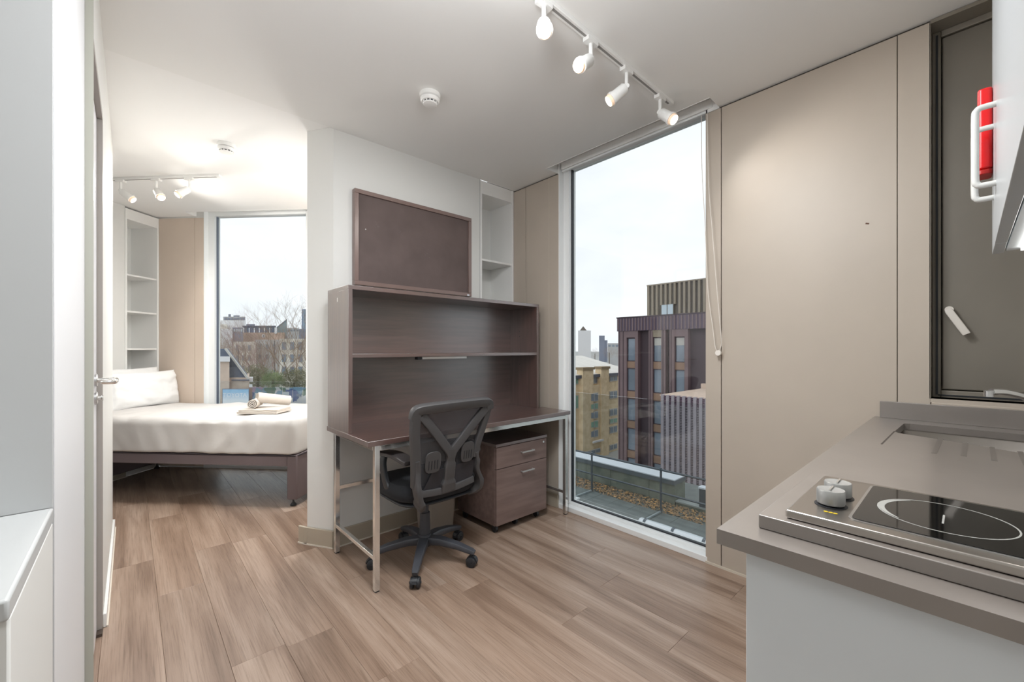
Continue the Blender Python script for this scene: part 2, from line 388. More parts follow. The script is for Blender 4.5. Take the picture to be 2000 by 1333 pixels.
# ------------------------------------------------------------------ window 3: opaque vent panel by the kitchen
w3 = sroot('window_3', (V, -.15, 1.0))
c = MB(); X0 = V + .085
c.box(X0, X0 + .05, .078, .1043, 1.0, 2.515); c.box(X0, X0 + .05, -.42, .078, 1.0, 1.03); c.box(X0, X0 + .05, -.42, .078, 2.49, 2.515)
c.box(X0 + .045, X0 + .05, -.42, .104, 1.0, 2.515); c.build('vent_frame', M_['ventf'], w3, bevel=.003)
MB().box(X0 - .004, X0 + .03, .0865, .093, 1.012, 2.50).build('gasket', M_['dark'], w3)
MB().box(X0 - .004, X0 + .03, -.42, .0865, 1.008, 1.013).build('gasket', M_['dark'], w3)
MB().box(X0 + .006, X0 + .04, -.415, .075, 1.034, 2.486).build('vent_leaf', M_['vent'], w3, bevel=.004)
h0 = at(1851, 605, X=X0 - .03); h1 = at(1888, 653, X=X0 - .03)
hb = MB(); hd = (h1 - h0); hb.tube([h0, h0 + hd * .08, h1 - hd * .04, h1], [.010, .0125, .0125, .0115], 12, sq=(1.0, .55), up=(1, 0, 0))
hb.cyl(h0 + Vector((0, -.004, 0)), h0 + Vector((.036, -.004, 0)), .013, n=20)
hb.build('lever_handle', mat('white_lever', (214, 208, 200), .4), w3)

# ------------------------------------------------------------------ central partition with desk wall
c = MB()
poly = [(.905, U), (2.025, U), (2.025, U + .3), (V - .001, U + .3), (V - .001, 3.24), PQ(2.46, .0), (.805, 2.755)]
c.prism(poly, 0, 2.56)
struct('wall_center', c, M_['white'])
def skirting(name, pts, h=.105, th=.014, m='skirt'):
    """skirting run along pts (room on the right-hand side of the run) with a thin bead at the floor"""
    c = MB(); d = MB()
    for i in range(len(pts) - 1):
        a, b = Vector(pts[i]), Vector(pts[i + 1]); t = (b - a).normalized(); n = Vector((t.y, -t.x))
        e0 = a - t * (th if i else 0); e1 = b + t * (th if i < len(pts) - 2 else 0)
        c.prism([tuple(a), tuple(b), tuple(e1 + n * th), tuple(e0 + n * th)], 0, h)
        d.prism([tuple(e0 + n * th), tuple(e1 + n * th), tuple(e1 + n * (th + .005)), tuple(e0 + n * (th + .005))], 0, .007)
    o = struct(name, c, M_[m], bevel=.003)
    d.build('floor_bead', mat('pale_bead_strip', (214, 206, 194), .4), o)
    return o
skirting('baseboard_center', [(.78, 2.81), (.805, 2.755), (.905, U), (2.02, U)])

# built-in shelving
def shelving(name, origin, ex, ey, wdt, dep, zs, label):
    """ex along the opening, ey into the recess"""
    t = thing(name, (origin[0], origin[1], 0), label, 'shelves')
    o = Vector((*origin, 0)); ex = Vector((*ex, 0)); ey = Vector((*ey, 0))
    def pb(c, a0, a1, d0, d1, z0, z1):
        q = [o + ex * a + ey * d for a, d in ((a0, d0), (a1, d0), (a1, d1), (a0, d1))]
        return c.prism([(v.x, v.y) for v in q], z0, z1)
    zt = ZC - .004
    pb(MB(), 0, .018, -.003, dep, 0, zt).build('side_panel', M_['gloss'], t, bevel=.001)
    pb(MB(), wdt - .018, wdt, -.003, dep, 0, zt).build('side_panel', M_['gloss'], t, bevel=.001)
    pb(MB(), .018, wdt - .018, dep - .012, dep, 0, zt).build('back_panel', M_['white'], t)
    pb(MB(), .018, wdt - .018, 0, dep - .012, zt - .10, zt).build('top_panel', M_['gloss'], t)
    pb(MB(), .018, wdt - .018, 0, dep - .012, 0, .08).build('plinth', M_['gloss'], t)
    for z in zs: pb(MB(), .018, wdt - .018, .006, dep - .012, z - .016, z).build('shelf', M_['gloss'], t, bevel=.001)
    return t
shelving('built_in_shelving', (2.026, U), (1, 0), (0, 1), V - .003 - 2.026, .296, (1.917, 1.565, 1.21, .86, .5), 'white built-in shelving recess in the wall behind the dark desk hutch')
struct('trim_2', MB().box(2.0235, 2.0262, U - .0015, U + .01, 0, ZC), mat('grey_shadow_gap', (128, 128, 126), .7))

# ------------------------------------------------------------------ bedroom shell
BEND = 3.4
c = MB(); pqbox(c, -.35, 0, .345, BEND, 0, 2.72); pqbox(c, -.35, -.302, -.2, .345, 0, 2.72)
struct('wall_bedroom_head', c, M_['white'])
shelving('built_in_shelving', PQ(-.001, .0), tuple(-ba), tuple(-bb), .343, .298, (1.913, 1.565, 1.208, .85, .5), 'white built-in shelving recess in the bedroom wall behind the pillows')
c = MB(); pqbox(c, -.35, .488, -.135, -.012, 0, 2.72); pqbox(c, 1.58, 2.60, -.135, -.012, 0, 2.72); pqbox(c, .488, 1.58, -.135, -.012, -.12, 0.0); 
bw = struct('wall_bedroom_window', c, M_['white'])
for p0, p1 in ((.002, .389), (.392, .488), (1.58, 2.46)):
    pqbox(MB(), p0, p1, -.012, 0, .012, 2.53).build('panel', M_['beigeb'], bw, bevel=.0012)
struct('trim_3', pqbox(pqbox(MB(), .4, 1.64, -.2, -.05, 2.6, 2.7), .40, 1.64, .129, .1325, 2.543, 2.605), M_['ceil'])
w2 = sroot('window_2', PQ(1.0, 0, 0))
c = MB(); pqbox(c, .488, .56, -.13, -.05, 0, 2.6); pqbox(c, 1.535, 1.58, -.13, -.05, 0, 2.6); pqbox(c, .56, 1.535, -.13, -.05, 0, .05); pqbox(c, .56, 1.535, -.13, -.05, 2.56, 2.6)
c.build('window_frame', M_['frame'], w2, bevel=.002)
pqbox(MB(), .4885, 1.5795, -.05, .002, 0, .03).build('window_sill', M_['frame'], w2)
pqbox(MB(), .4885, .494, -.05, .001, .03, 2.6).build('jamb_lining', M_['frame'], w2)
pqbox(MB(), 1.5755, 1.5795, -.05, .001, .03, 2.6).build('jamb_lining', M_['frame'], w2)
c = MB(); pqbox(c, .56, .568, -.10, -.078, .05, 2.56); pqbox(c, 1.530, 1.535, -.10, -.078, .05, 2.56); pqbox(c, .56, 1.535, -.10, -.078, .05, .06)
c.build('gasket', mat('slate_gasket', (96, 104, 118), .4), w2)
pqbox(MB(), .575, 1.53, -.095, -.089, .06, 2.555).build('pane', M_['glass'], w2)
pqbox(MB(), .50, 1.57, -.18, -.17, .05, .86).build('guard_pane', M_['guard'], w2)
skirting('baseboard_bedroom', [PQ(0, 3.0), PQ(0, .346)], .1)

# ------------------------------------------------------------------ left wall, door, ledge
WT = .12
c = MB(); c.box(XL - WT, XL, 2.5, 3.85, 0, 2.56); c.box(XL - WT, XL, 1.911, 2.5, 2.2, 2.545)
struct('wall_left', c, M_['white'])
s_ = skirting('baseboard_left', [(XL, 2.51), (XL, 3.85), (XL - .05, 3.85)], .06, .012, 'gloss')
d1 = sroot('door_1', (XL, 2.2, 0))
c = MB(); c.box(XL - .10, XL + .0005, 2.482, 2.503, 0, 2.19); c.box(XL - .10, XL + .0005, 1.9, 2.482, 2.175, 2.2); c.build('door_frame', mat('taupe_door_frame', (158, 152, 146), .45), d1, bevel=.001)
MB().box(XL - .062, XL - .018, 1.9, 2.479, .006, 2.172).build('door_leaf', mat('white_door_leaf', (226, 226, 230), .35), d1)
MB().box(XL - .10, XL + .001, 2.44, 2.50, 0, .012).build('threshold', M_['subfloor'], d1)
# lever handle on a round rose
def dpt(x, y, X): return at(x, y, X=X)
hy = 2.36
def rose(z):
    return MB().lathe([(.0, 0), (.026, 0), (.026, .006), (.022, .009), (.0, .009)], (XL - .018, hy, z), (1, 0, 0), 24)
hz = EYE - (743 - HY) / F * (hy / 1.41)
hz2 = EYE - (778 - HY) / F * (hy / 1.41)
r1 = rose(hz).build('handle_rose', M_['alu'], d1)
pts = [(XL - .012, hy, hz), (XL + .022, hy, hz), (XL + .034, hy, hz), (XL + .042, hy - .008, hz), (XL + .044, hy - .022, hz), (XL + .044, hy - .13, hz), (XL + .040, hy - .142, hz), (XL + .028, hy - .147, hz), (XL + .005, hy - .147, hz)]
MB().tube(pts, .0095, 12).build('lever', M_['chrome'], r1)
r2 = rose(hz2).build('lock_rose', M_['alu'], d1)
MB().lathe([(.0, 0), (.009, 0), (.009, .010), (.011, .012), (.011, .016), (0, .016)], (XL - .009, hy, hz2), (1, 0, 0), 16).build('thumb_turn', M_['chrome'], r2)
# near end of the left wall: frame edge, tall white panel and a low boxed ledge
LX = -.1076
c = MB(); c.box(XL - .3, XL, 1.894, 1.91, 0, ZC)
struct('trim_4', c, mat('grey_green_frame_edge', (170, 170, 160), .5))
struct('trim_5', MB().box(XL - .3, XL + .002, 1.889, 1.894, 0, .1), mat('pale_skirting_end', (190, 188, 180), .5))
wn = struct('wall_left_near', MB().box(-1.4, LX, 1.18, 1.892, 0, ZC), mat('soft_white_paint', (222, 223, 225), .5))
MB().box(-1.4, LX - .0015, 1.17, 1.1795, .9, ZC - .002).build('shaded_face_panel', mat('shade_grey_panel', (190, 192, 193), .5), wn)  # thin panel added to darken this face; shade is put into its grey
lg = sroot('trim_6', (-.5, 1.0, 0))
MB().box(-1.4, LX - .001, .79, 1.1695, 0, .872).build('ledge_front', M_['white'], lg, bevel=.003)
MB().box(-1.4, LX, .776, 1.1695, .873, .9).build('ledge_board', mat('pale_grey_ledge', (186, 188, 188), .4), lg, bevel=.004, seg=3)
# rest of the shell behind the camera
struct('wall_back', MB().box(-2.4, .45, -1.75, -1.65, 0, ZC), M_['white'])
struct('wall_kitchen', MB().box(.35, WX, -.44, -.34, 0, ZC).box(.35, .45, -1.75, -.44, 0, ZC), M_['white'])
struct('wall_hall', MB().box(-1.5, -1.4, -1.75, 1.17, 0, ZC), M_['white'])
struct('wall_bedroom_side', MB().box(-1.5, XL - WT, 2.9, 3.0, 0, 2.56), M_['white'])

# ------------------------------------------------------------------ track lights
GLOWS = []
def track(name, p0, p1, heads, label, tz):
    p0, p1 = Vector((*p0, tz)), Vector((*p1, tz)); d = (p1 - p0).normalized(); sd = d.cross(UP)
    t = thing(name, tuple((p0 + p1) / 2), label, 'track light')
    rl = MB().obox((p0 + p1) / 2 - UP * .009, d * (p1 - p0).length / 2, sd * .016, UP * .009).build('rail', M_['lamp'], t, bevel=.002)
    MB().obox((p0 + p1) / 2 - UP * .0184, d * ((p1 - p0).length / 2 - .03), sd * .005, UP * .0006).build('rail_slot', mat('grey_track_slot', (140, 138, 136), .5), rl)
    for (s, aim, en) in heads:
        b = p0 + d * s - UP * .018; aim = Vector(aim).normalized()
        hd = MB()
        hd.obox(b - UP * .008, d * .034, sd * .015, UP * .009)
        hd.cyl(b - UP * .012, b - UP * .075, .0085, n=14)
        j = b - UP * .082
        hd.lathe([(0, -.01), (.012, -.01), (.012, .01), (0, .01)], j, aim.cross(UP) if aim.cross(UP).length > .1 else d, 14)
        hd.lathe([(0, -.022), (.020, -.022), (.026, -.014), (.027, .04), (.031, .05), (.031, .062), (.027, .062), (.027, .05), (0, .05)], j + aim * .028, aim, 28)
        ho = hd.build('spotlight_head', M_['lamp'], t)
        MB().lathe([(0, .045), (.026, .045), (.026, .074), (.022, .077), (0, .077)], j + aim * .028, aim, 28).build('lamp_rim', M_['lampglass'], ho)
        MB().lathe([(0, .0772), (.0235, .0772), (.021, .0785), (0, .079)], j + aim * .028, aim, 28).build('lens', M_['glow'], ho)
        lamp('spot_bulb', 'SPOT', tuple(j + aim * .115), en, (1, .945, .88), .025, aim, math.radians(125 if tz == ZC else 150), .7 if tz == ZC else .45)
TZ = ZC
track('track_light', (1.05, 1.085), (2.155, 1.085),
      [(.105, -FWD * .62 - UP * .75 - RGT * .02, 13), (.395, -RGT * .6 - UP * .62 - FWD * .5, 13), (.67, -RGT * .8 - UP * .62 + FWD * .1, 13), (.985, RGT * .45 - UP * .62 - FWD * .5, 13)],
      'white ceiling track with four lit spotlights above the desk area near the tall window', TZ)
tp0 = Vector((-.16, 4.605)); tp1 = Vector((.51, 3.89)); 
tdir = (tp1 - tp0).normalized()
def along(x): 
    p = at(x, 353, z=ZB - .02); return (Vector((p.x, p.y)) - tp0).dot(tdir)
track('track_light', tuple(tp0 - tdir * .35), tuple(tp1),
      [(along(236) + .35, RGT * .7 - UP * .6 + FWD * .25, 34), (along(311) + .35, RGT * .55 - UP * .65 - FWD * .25, 30), (along(380) + .35, -RGT * .5 - UP * .65 - FWD * .5, 22)],
      'white ceiling track with three spotlights above the bed', ZB)

# smoke detectors
def detector(loc, label):
    t = thing('smoke_detector', loc, label, 'smoke detector', 'ceiling smoke detectors')
    z = Vector(loc)
    dn = (0, 0, -1)
    MB().lathe([(0, 0), (.052, 0), (.054, .004), (.053, .02), (.047, .024), (0, .024)], loc, dn, 32).build('base', M_['lamp'], t)
    MB().lathe([(0, .0245), (.046, .0245), (.046, .027), (0, .027)], loc, dn, 32).build('seam', mat('grey_seam', (150, 150, 148), .6), t)
    MB().lathe([(0, .0272), (.050, .0272), (.049, .036), (.043, .043), (0, .043)], loc, dn, 32).build('body', M_['lamp'], t)
    MB().lathe([(0, .043), (.034, .043), (.034, .050), (0, .050)], loc, dn, 32).build('vent_slots', M_['dark'], t)
    r = MB()
    for k in range(12):
        a = 2 * PI * k / 12; cpt = z + Vector((math.cos(a) * .035, math.sin(a) * .035, -.047))
        r.obox(cpt, (math.cos(a) * .003, math.sin(a) * .003, 0), (-math.sin(a) * .003, math.cos(a) * .003, 0), (0, 0, .006))
    r.build('vent_ribs', M_['lamp'], t, kind='stuff')
    MB().lathe([(0, .050), (.037, .050), (.034, .055), (.018, .059), (0, .060)], loc, dn, 32).build('cap', M_['lamp'], t)
detector((1.155, 1.90, ZC), 'white round smoke detector on the main room ceiling, left of the track light')
detector((.465, 3.29, ZB), 'white round smoke detector on the bedroom ceiling, above the bed')

# ------------------------------------------------------------------ roller blinds and cord
t = thing('roller_blind', (2.325, 1.52, 2.54), 'white rolled-up blind tucked into the ceiling pocket of the tall window', 'blind')
MB().box(2.387, 2.43, .965, 2.065, 2.547, 2.599).build('blind_cassette', M_['ceil'], t, bevel=.002)
MB().box(2.395, 2.412, .965, 2.065, 2.533, 2.545).build('bottom_bar', M_['frame'], t, bevel=.002)
cx_ = V - .03
t = thing('blind_cord', (cx_, .95, 1.0), 'white beaded blind cord loop hanging beside the tall window', 'cord')
end = at(1403, 690, X=cx_)
pa = [at(1370, 226, X=cx_), at(1371, 330, X=cx_), at(1377, 440, X=cx_), at(1382, 560, X=cx_), at(1392, 640, X=cx_), at(1397, 678, X=cx_), end]
pb_ = [at(1381, 222, X=cx_ - .01), at(1384, 360, X=cx_ - .01), at(1391, 450, X=cx_ - .01), at(1398, 540, X=cx_ - .01), at(1405, 620, X=cx_ - .01), at(1409, 670, X=cx_ - .008), end]
def smooth_path(p, k=6):
    o = []
    for i in range(len(p) - 1):
        a, b, c_, d_ = p[max(i - 1, 0)], p[i], p[i + 1], p[min(i + 2, len(p) - 1)]
        for j in range(k):
            u = j / k; o.append(.5 * ((2 * b) + (c_ - a) * u + (2 * a - 5 * b + 4 * c_ - d_) * u * u + (3 * b - a - 3 * c_ + d_) * u ** 3))
    o.append(p[-1]); return o
MB().tube(smooth_path(pa), .0017, 6).build('cord_strand', M_['cord'], t)
MB().tube(smooth_path(pb_), .0017, 6).build('cord_strand', M_['cord'], t)
MB().lathe([(0, -.008), (.014, -.008), (.016, -.004), (.016, .004), (.014, .008), (0, .008)], end, (1, 0, 0), 20).build('tensioner', M_['cord'], t)

# ------------------------------------------------------------------ pin board
t = thing('pin_board', (1.46, U, 1.6), 'dark brown framed pin board on the white wall above the desk hutch', 'pin board')
bx0, bx1, bz0, bz1 = 1.017, 1.911, 1.598, 2.193; by0, by1 = U - .044, U - .003
c = MB(); fw_ = .026
c.box(bx0, bx1, by0, by1, bz1 - fw_, bz1).box(bx0, bx1, by0, by1, bz0, bz0 + fw_).box(bx0, bx0 + fw_, by0, by1, bz0 + fw_, bz1 - fw_).box(bx1 - fw_, bx1, by0, by1, bz0 + fw_, bz1 - fw_)
c.build('board_frame', mat('brown_board_frame', (122, 102, 96), .3, coat=.3), t, bevel=.002)
MB().box(bx0 + fw_, bx1 - fw_, by0 + .012, by1, bz0 + fw_, bz1 - fw_).build('board_face', M_['felt'], t)
MB().box(bx1 - .042, bx1 - .022, by0 - .001, by0 + .004, bz0 + .004, bz0 + .014).build('frame_tab', mat('pale_tab', (220, 226, 235), .3), t)
sm = MB()
for (x_, z_, r_) in ((1.16, 2.0, .012), (1.175, 1.985, .014), (1.15, 1.985, .008), (1.32, 1.985, .010), (1.34, 1.97, .008), (1.53, 1.87, .009), (1.545, 1.84, .008), (1.515, 1.86, .006), (1.54, 1.90, .006)):
    for k in range(5):
        a = random.random() * 6.28; rr = r_ * random.random() * 1.4
        sm.lathe([(0, 0), (r_ * .22, 0), (r_ * .2, .0004), (0, .0004)], (x_ + rr * math.cos(a), by0 + .0119, z_ + rr * math.sin(a)), (0, -1, 0), 7)
sm.build('chalk_specks', mat('grey_specks', (104, 94, 92), .8), t, kind='stuff')
MB().lathe([(0, 0), (.004, 0), (.003, .004), (0, .005)], (1.09, by0 + .012, 1.953), (0, -1, 0), 10).build('push_pin', M_['white'], t)

# ------------------------------------------------------------------ desk
dz = .75
t = thing('desk', (1.6, 2.25, 0), 'long dark wood desk on square chrome legs against the white wall', 'desk')
DX0, DX1, DY0, DY1 = .846, 2.365, 1.957, 2.53
MB().box(DX0, DX1, DY0, DY1, dz - .026, dz).build('desk_top', M_['wood'], t, bevel=.0015)
ls = .026
lx = (.885, 2.318); ly = (1.965, 2.500)
for x_ in lx:
    for y_ in ly:
        lg_ = MB().box(x_, x_ + ls, y_, y_ + ls, .006, dz - .026).build('leg', M_['chrome'], t, bevel=.0015)
        MB().box(x_ + .002, x_ + ls - .002, y_ + .002, y_ + ls - .002, 0, .006).build('foot_cap', M_['black'], lg_)
MB().box(lx[0] + ls, lx[1], ly[0], ly[0] + ls, dz - .054, dz - .028).build('front_rail', M_['chrome'], t, bevel=.0015)
MB().box(lx[0] + ls, lx[1], ly[1], ly[1] + ls, dz - .054, dz - .028).build('back_rail', M_['chrome'], t, bevel=.0015)
for x_ in lx:
    MB().box(x_, x_ + ls, ly[0] + ls, ly[1], dz - .054, dz - .028).build('side_rail', M_['chrome'], t, bevel=.0015)
    MB().box(x_ + .003, x_ + ls - .003, ly[0] + ls, ly[1], .152, .172).build('stretcher', M_['chrome'], t, bevel=.0015)
MB().box(lx[0] + ls, lx[1], ly[1] + .004, ly[1] + .022, .372, .394).build('back_stretcher', M_['chrome'], t, bevel=.0015)

# hutch standing on the desk
t = thing('desk_hutch', (1.57, 2.37, dz), 'dark wood open hutch with one shelf standing on the desk', 'hutch')
HX0, HX1, HY0, HY1, HZ1 = .85, 2.30, 2.212, 2.525, 1.541; tk = .022
MB().box(HX0, HX0 + tk, HY0, HY1, dz, HZ1 - tk).build('side_panel', M_['woodv'], t, bevel=.001)
MB().box(HX1 - tk, HX1, HY0, HY1, dz, HZ1 - tk).build('side_panel', M_['woodv'], t, bevel=.001)
MB().box(HX0, HX1, HY0, HY1, HZ1 - tk, HZ1).build('top_panel', M_['wood'], t, bevel=.001)
MB().box(HX0 + tk, HX1 - tk, HY1 - .012, HY1, dz, HZ1 - tk).build('back_panel', M_['wood'], t)
sh = MB().box(HX0 + tk, HX1 - tk, HY0 + .002, HY1 - .012, 1.154, 1.174).build('shelf', M_['wood'], t, bevel=.001)
o = MB().box(1.30, 1.63, HY0 + .012, HY0 + .06, 1.138, 1.154).build('strip_lamp', M_['alu'], sh, bevel=.002); o['label'] = 'slim silver strip lamp under the shelf'
MB().box(1.275, 1.30, HY0 + .02, HY0 + .06, 1.136, 1.154).build('lamp_socket', M_['black'], sh, bevel=.002)
for k in (0, 1, 2):
    MB().lathe([(0, 0), (.0035, 0), (.003, .002), (0, .002)], (HX1 - tk, HY1 - .12, 1.30 + .04 * k - (0 if k < 2 else .3)), (-1, 0, 0), 8).build('screw_cover', M_['black'], t)
MB().box(HX0 - .0008, HX0 + .001, 2.365, 2.375, 1.462, 1.486).build('sticker', mat('white_sticker', (235, 230, 225), .5), t)

# ------------------------------------------------------------------ pedestal drawer unit
t = thing('drawer_pedestal', (1.96, 2.27, 0), 'brown two-drawer pedestal on castors under the right end of the desk', 'drawer unit')
PX0, PX1, PY0, PY1 = 1.732, 2.205, 2.045, 2.47
MB().box(PX0, PX1, PY0 + .02, PY1, .055, .566).build('carcass', M_['woodg'], t, bevel=.001)
MB().box(PX0 - .003, PX1 + .003, PY0 - .002, PY1, .567, .586).build('top_panel', M_['wood'], t, bevel=.001)
for z0, z1 in ((.425, .562), (.058, .420)):
    d = MB().box(PX0 + .002, PX1 - .002, PY0, PY0 + .019, z0, z1).build('drawer', M_['woodg'], t, bevel=.001)
    zh = z1 - (.058 if z0 > .4 else .046)
    h = MB(); h.beam((1.945, PY0 - .022, zh), (2.06, PY0 - .022, zh), .007, .009); h.beam((1.95, PY0, zh), (1.95, PY0 - .022, zh), .006, .006); h.beam((2.055, PY0, zh), (2.055, PY0 - .022, zh), .006, .006)
    h.build('bar_handle', M_['knob'], d, bevel=.001)
    if z0 > .4: MB().lathe([(0, 0), (.008, 0), (.0075, .003), (0, .003)], (PX1 - .035, PY0, z1 - .022), (0, -1, 0), 16).build('lock', M_['chrome'], d)
for (x_, y_) in ((PX0 + .03, PY0 + .05), (PX1 - .06, PY0 + .05), ((PX0 + PX1) / 2 - .02, PY0 + .06), (PX0 + .03, PY1 - .05), (PX1 - .05, PY1 - .05)):
    k = MB(); k.cyl((x_ - .009, y_, .022), (x_ + .009, y_, .022), .022, n=18); k.box(x_ - .016, x_ + .016, y_ - .012, y_ + .012, .04, .056)
    k.build('castor', M_['black'], t)

# bin behind the chair
t = thing('waste_bin', (1.49, 2.395, 0), 'translucent grey waste bin on the floor behind the office chair', 'bin')
c = MB()
def rrect(x0, x1, y0, y1, r, n=4):
    o = []
    for (cx, cyy, a0) in ((x1 - r, y1 - r, 0), (x0 + r, y1 - r, PI / 2), (x0 + r, y0 + r, PI), (x1 - r, y0 + r, 1.5 * PI)):
        for i in range(n + 1): a = a0 + PI / 2 * i / n; o.append((cx + r * math.cos(a), cyy + r * math.sin(a)))
    return o
lo = rrect(1.40, 1.60, 2.32, 2.47, .03); hi = rrect(1.385, 1.615, 2.305, 2.485, .035); n = len(lo)
lo2 = rrect(1.403, 1.597, 2.323, 2.467, .03); hi2 = rrect(1.389, 1.611, 2.309, 2.481, .035)
c.add([(*p, 0) for p in lo] + [(*p, .27) for p in hi] + [(*p, .27) for p in hi2] + [(*p, .004) for p in lo2],
      [list(range(n))[::-1]] + [(r * n + i, r * n + (i + 1) % n, (r + 1) * n + (i + 1) % n, (r + 1) * n + i) for r in range(3) for i in range(n)] + [list(range(3 * n, 4 * n))])
c.build('bin_body', M_['bin'], t)
c = MB(); hr = [(*p, .268) for p in rrect(1.383, 1.617, 2.303, 2.487, .036, 5)]; c.tube([Vector(p) for p in hr] + [Vector(hr[0])], .004, 6)
c.build('bin_rim', mat('pale_bin_rim', (200, 190, 178), .4), t)

# ------------------------------------------------------------------ office chair
CX, CY = 1.24, 2.095
t = thing('office_chair', (CX, CY, 0), 'black swivel office chair with grey mesh back pulled up to the desk', 'office chair')
c = MB(); c.lathe([(0, .085), (.04, .085), (.045, .10), (.043, .125), (.034, .14), (.034, .15), (0, .15)], (CX, CY, 0), n=24); c.build('hub', M_['bluegrey'], t)
for k in range(5):
    a = math.radians(14 + 72 * k); d = Vector((math.cos(a), math.sin(a), 0)); o_ = Vector((CX, CY, 0))
    c = MB(); c.tube([o_ + d * .02 + UP * .115, o_ + d * .10 + UP * .118, o_ + d * .20 + UP * .104, o_ + d * .285 + UP * .082, o_ + d * .302 + UP * .076], [.030, .027, .022, .018, .014], 10, sq=(1, .75), up=(0, 0, 1))
    leg = c.build('base_leg', M_['bluegrey'], t)
    c = MB(); s_d = Vector((-d.y, d.x, 0)); wc = o_ + d * .287 + d.cross(UP) * .0 + UP * .0275
    for sg in (-1, 1): c.lathe([(0, -.009), (.020, -.009), (.0275, -.006), (.0275, .006), (.022, .010), (0, .010)], wc + s_d * sg * .016, s_d, 22)
    c.lathe([(0, -.03), (.007, -.03), (.007, .03), (0, .03)], wc, s_d, 8)
    # hood over the wheels
    for q in range(7):
        a2 = math.radians(10 + 150 * q / 6); a3 = math.radians(10 + 150 * (q + 1) / 6)
        p0_ = wc + d * math.cos(a2) * .031 + UP * math.sin(a2) * .031; p1_ = wc + d * math.cos(a3) * .031 + UP * math.sin(a3) * .031
        c.beam(p0_, p1_, .022, .004, up=(p0_ - wc))
    c.cyl(wc + UP * .028, wc + UP * .058, .007, n=10)
    c.build('castor', M_['black'], leg)
c = MB(); c.lathe([(0, .14), (.031, .14), (.028, .27), (.021, .272), (.021, .38), (0, .38)], (CX, CY, 0), n=24); c.build('gas_lift', M_['bluegrey'], t)
c = MB(); c.box(CX - .085, CX + .085, CY - .13, CY + .11, .375, .405); c.tube([(CX + .06, CY - .05, .39), (CX + .2, CY - .07, .385), (CX + .25, CY - .08, .375)], [.007, .007, .012], 10)
c.build('tilt_mechanism', M_['black'], t, bevel=.006)
# seat cushion: rounded, waterfall front
def pad(cx, cyy, w_, d_, z0, z1, nx=14, ny=14, ex=4.0, crown=.012, fn=None):
    c = MB(); top = []; bot = []
    R_ = 40; rings = 6
    vs = []; fs = []
    prof = [(.0, 1), (.5, 1), (.80, 1), (.93, .93), (.985, .72), (1.0, .45), (.985, .16), (.93, .0), (.6, -.05), (0, -.05)]
    for (r, h) in prof:
        for k in range(R_):
            a = 2 * PI * k / R_; ca, sa = math.cos(a), math.sin(a)
            x_ = math.copysign(abs(ca) ** (2 / ex), ca) * r; y_ = math.copysign(abs(sa) ** (2 / ex), sa) * r
            z_ = z0 + (z1 - z0) * h
            if h > .5: z_ += crown * (1 - r * r) - .0
            p = Vector((cx + x_ * w_ / 2, cyy + y_ * d_ / 2, z_))
            if fn: p = fn(p, x_, y_)
            vs.append(p)
    m = len(prof)
    for i in range(m - 1):
        for k in range(R_): fs.append((i * R_ + k, (i + 1) * R_ + k, (i + 1) * R_ + (k + 1) % R_, i * R_ + (k + 1) % R_))
    return c.add(vs, fs)
def seatfn(p, x_, y_):
    p.z += .02 * max(0, abs(x_) - .5) - .03 * max(0, y_ - .55) ** 1.0 * (1 if y_ > .55 else 0) + .02 * max(0, -y_ - .3); return p
pad(CX - .005, CY - .01, .49, .47, .405, .495, fn=seatfn).build('seat', M_['seat'], t)
c = pad(CX - .005, CY - .015, .46, .44, .395, .415, crown=0); c.build('seat_pan', M_['black'], t)
# back frame
def bk(s, z):                                # point on the reclined, curved back; s = lateral offset
    k = (z - .45) / .47
    y = CY - .262 - .10 * max(0, k) ** 1.3 - .045 * max(0, .25 - k)* -1.0
    return Vector((CX - .035 + s + .02 * (1 - k), y + .30 * s * s, z))
def bar(pts, r, sq, n=12): return MB().tube(smooth_path([bk(*p) for p in pts], 5), r, n, sq=sq, up=(0, -1, 0))
c = MB()
def addbar(pts, r, sq): c.tube(smooth_path([bk(*p) for p in pts], 5), r, 12, sq=sq, up=(0, -1, 0))
addbar([(-.222, .87), (-.218, .902), (-.19, .914), (-.1, .919), (0, .921), (.1, .921), (.19, .918), (.222, .908), (.228, .88)], .026, (.95, .7))
addbar([(-.214, .90), (-.214, .82), (-.206, .74), (-.196, .66), (-.19, .58), (-.185, .52)], .025, (.95, .7))
addbar([(.224, .90), (.214, .84), (.194, .76), (.172, .68), (.165, .62)], .020, (.95, .7))
fr_ = c.build('back_frame', M_['backp'], t)
c = MB()
addbar([(-.188, .885), (-.13, .82), (-.06, .735), (-.015, .68), (0, .64)], .023, (1, .5))
addbar([(.205, .885), (.13, .81), (.06, .73), (.015, .68), (0, .64)], .023, (1, .5))
addbar([(0, .69), (0, .62), (0, .55), (0, .49), (.0, .462)], [.026] * 6 + [.032] * 7 + [.042] * 8, (1, .45))
c.build('back_spine', M_['backp'], t)
c = MB()
addbar([(-.165, .475), (-.08, .468), (0, .466), (.08, .472), (.17, .485)], .018, (1, .6)); c.build('cross_bar', M_['backp'], t)
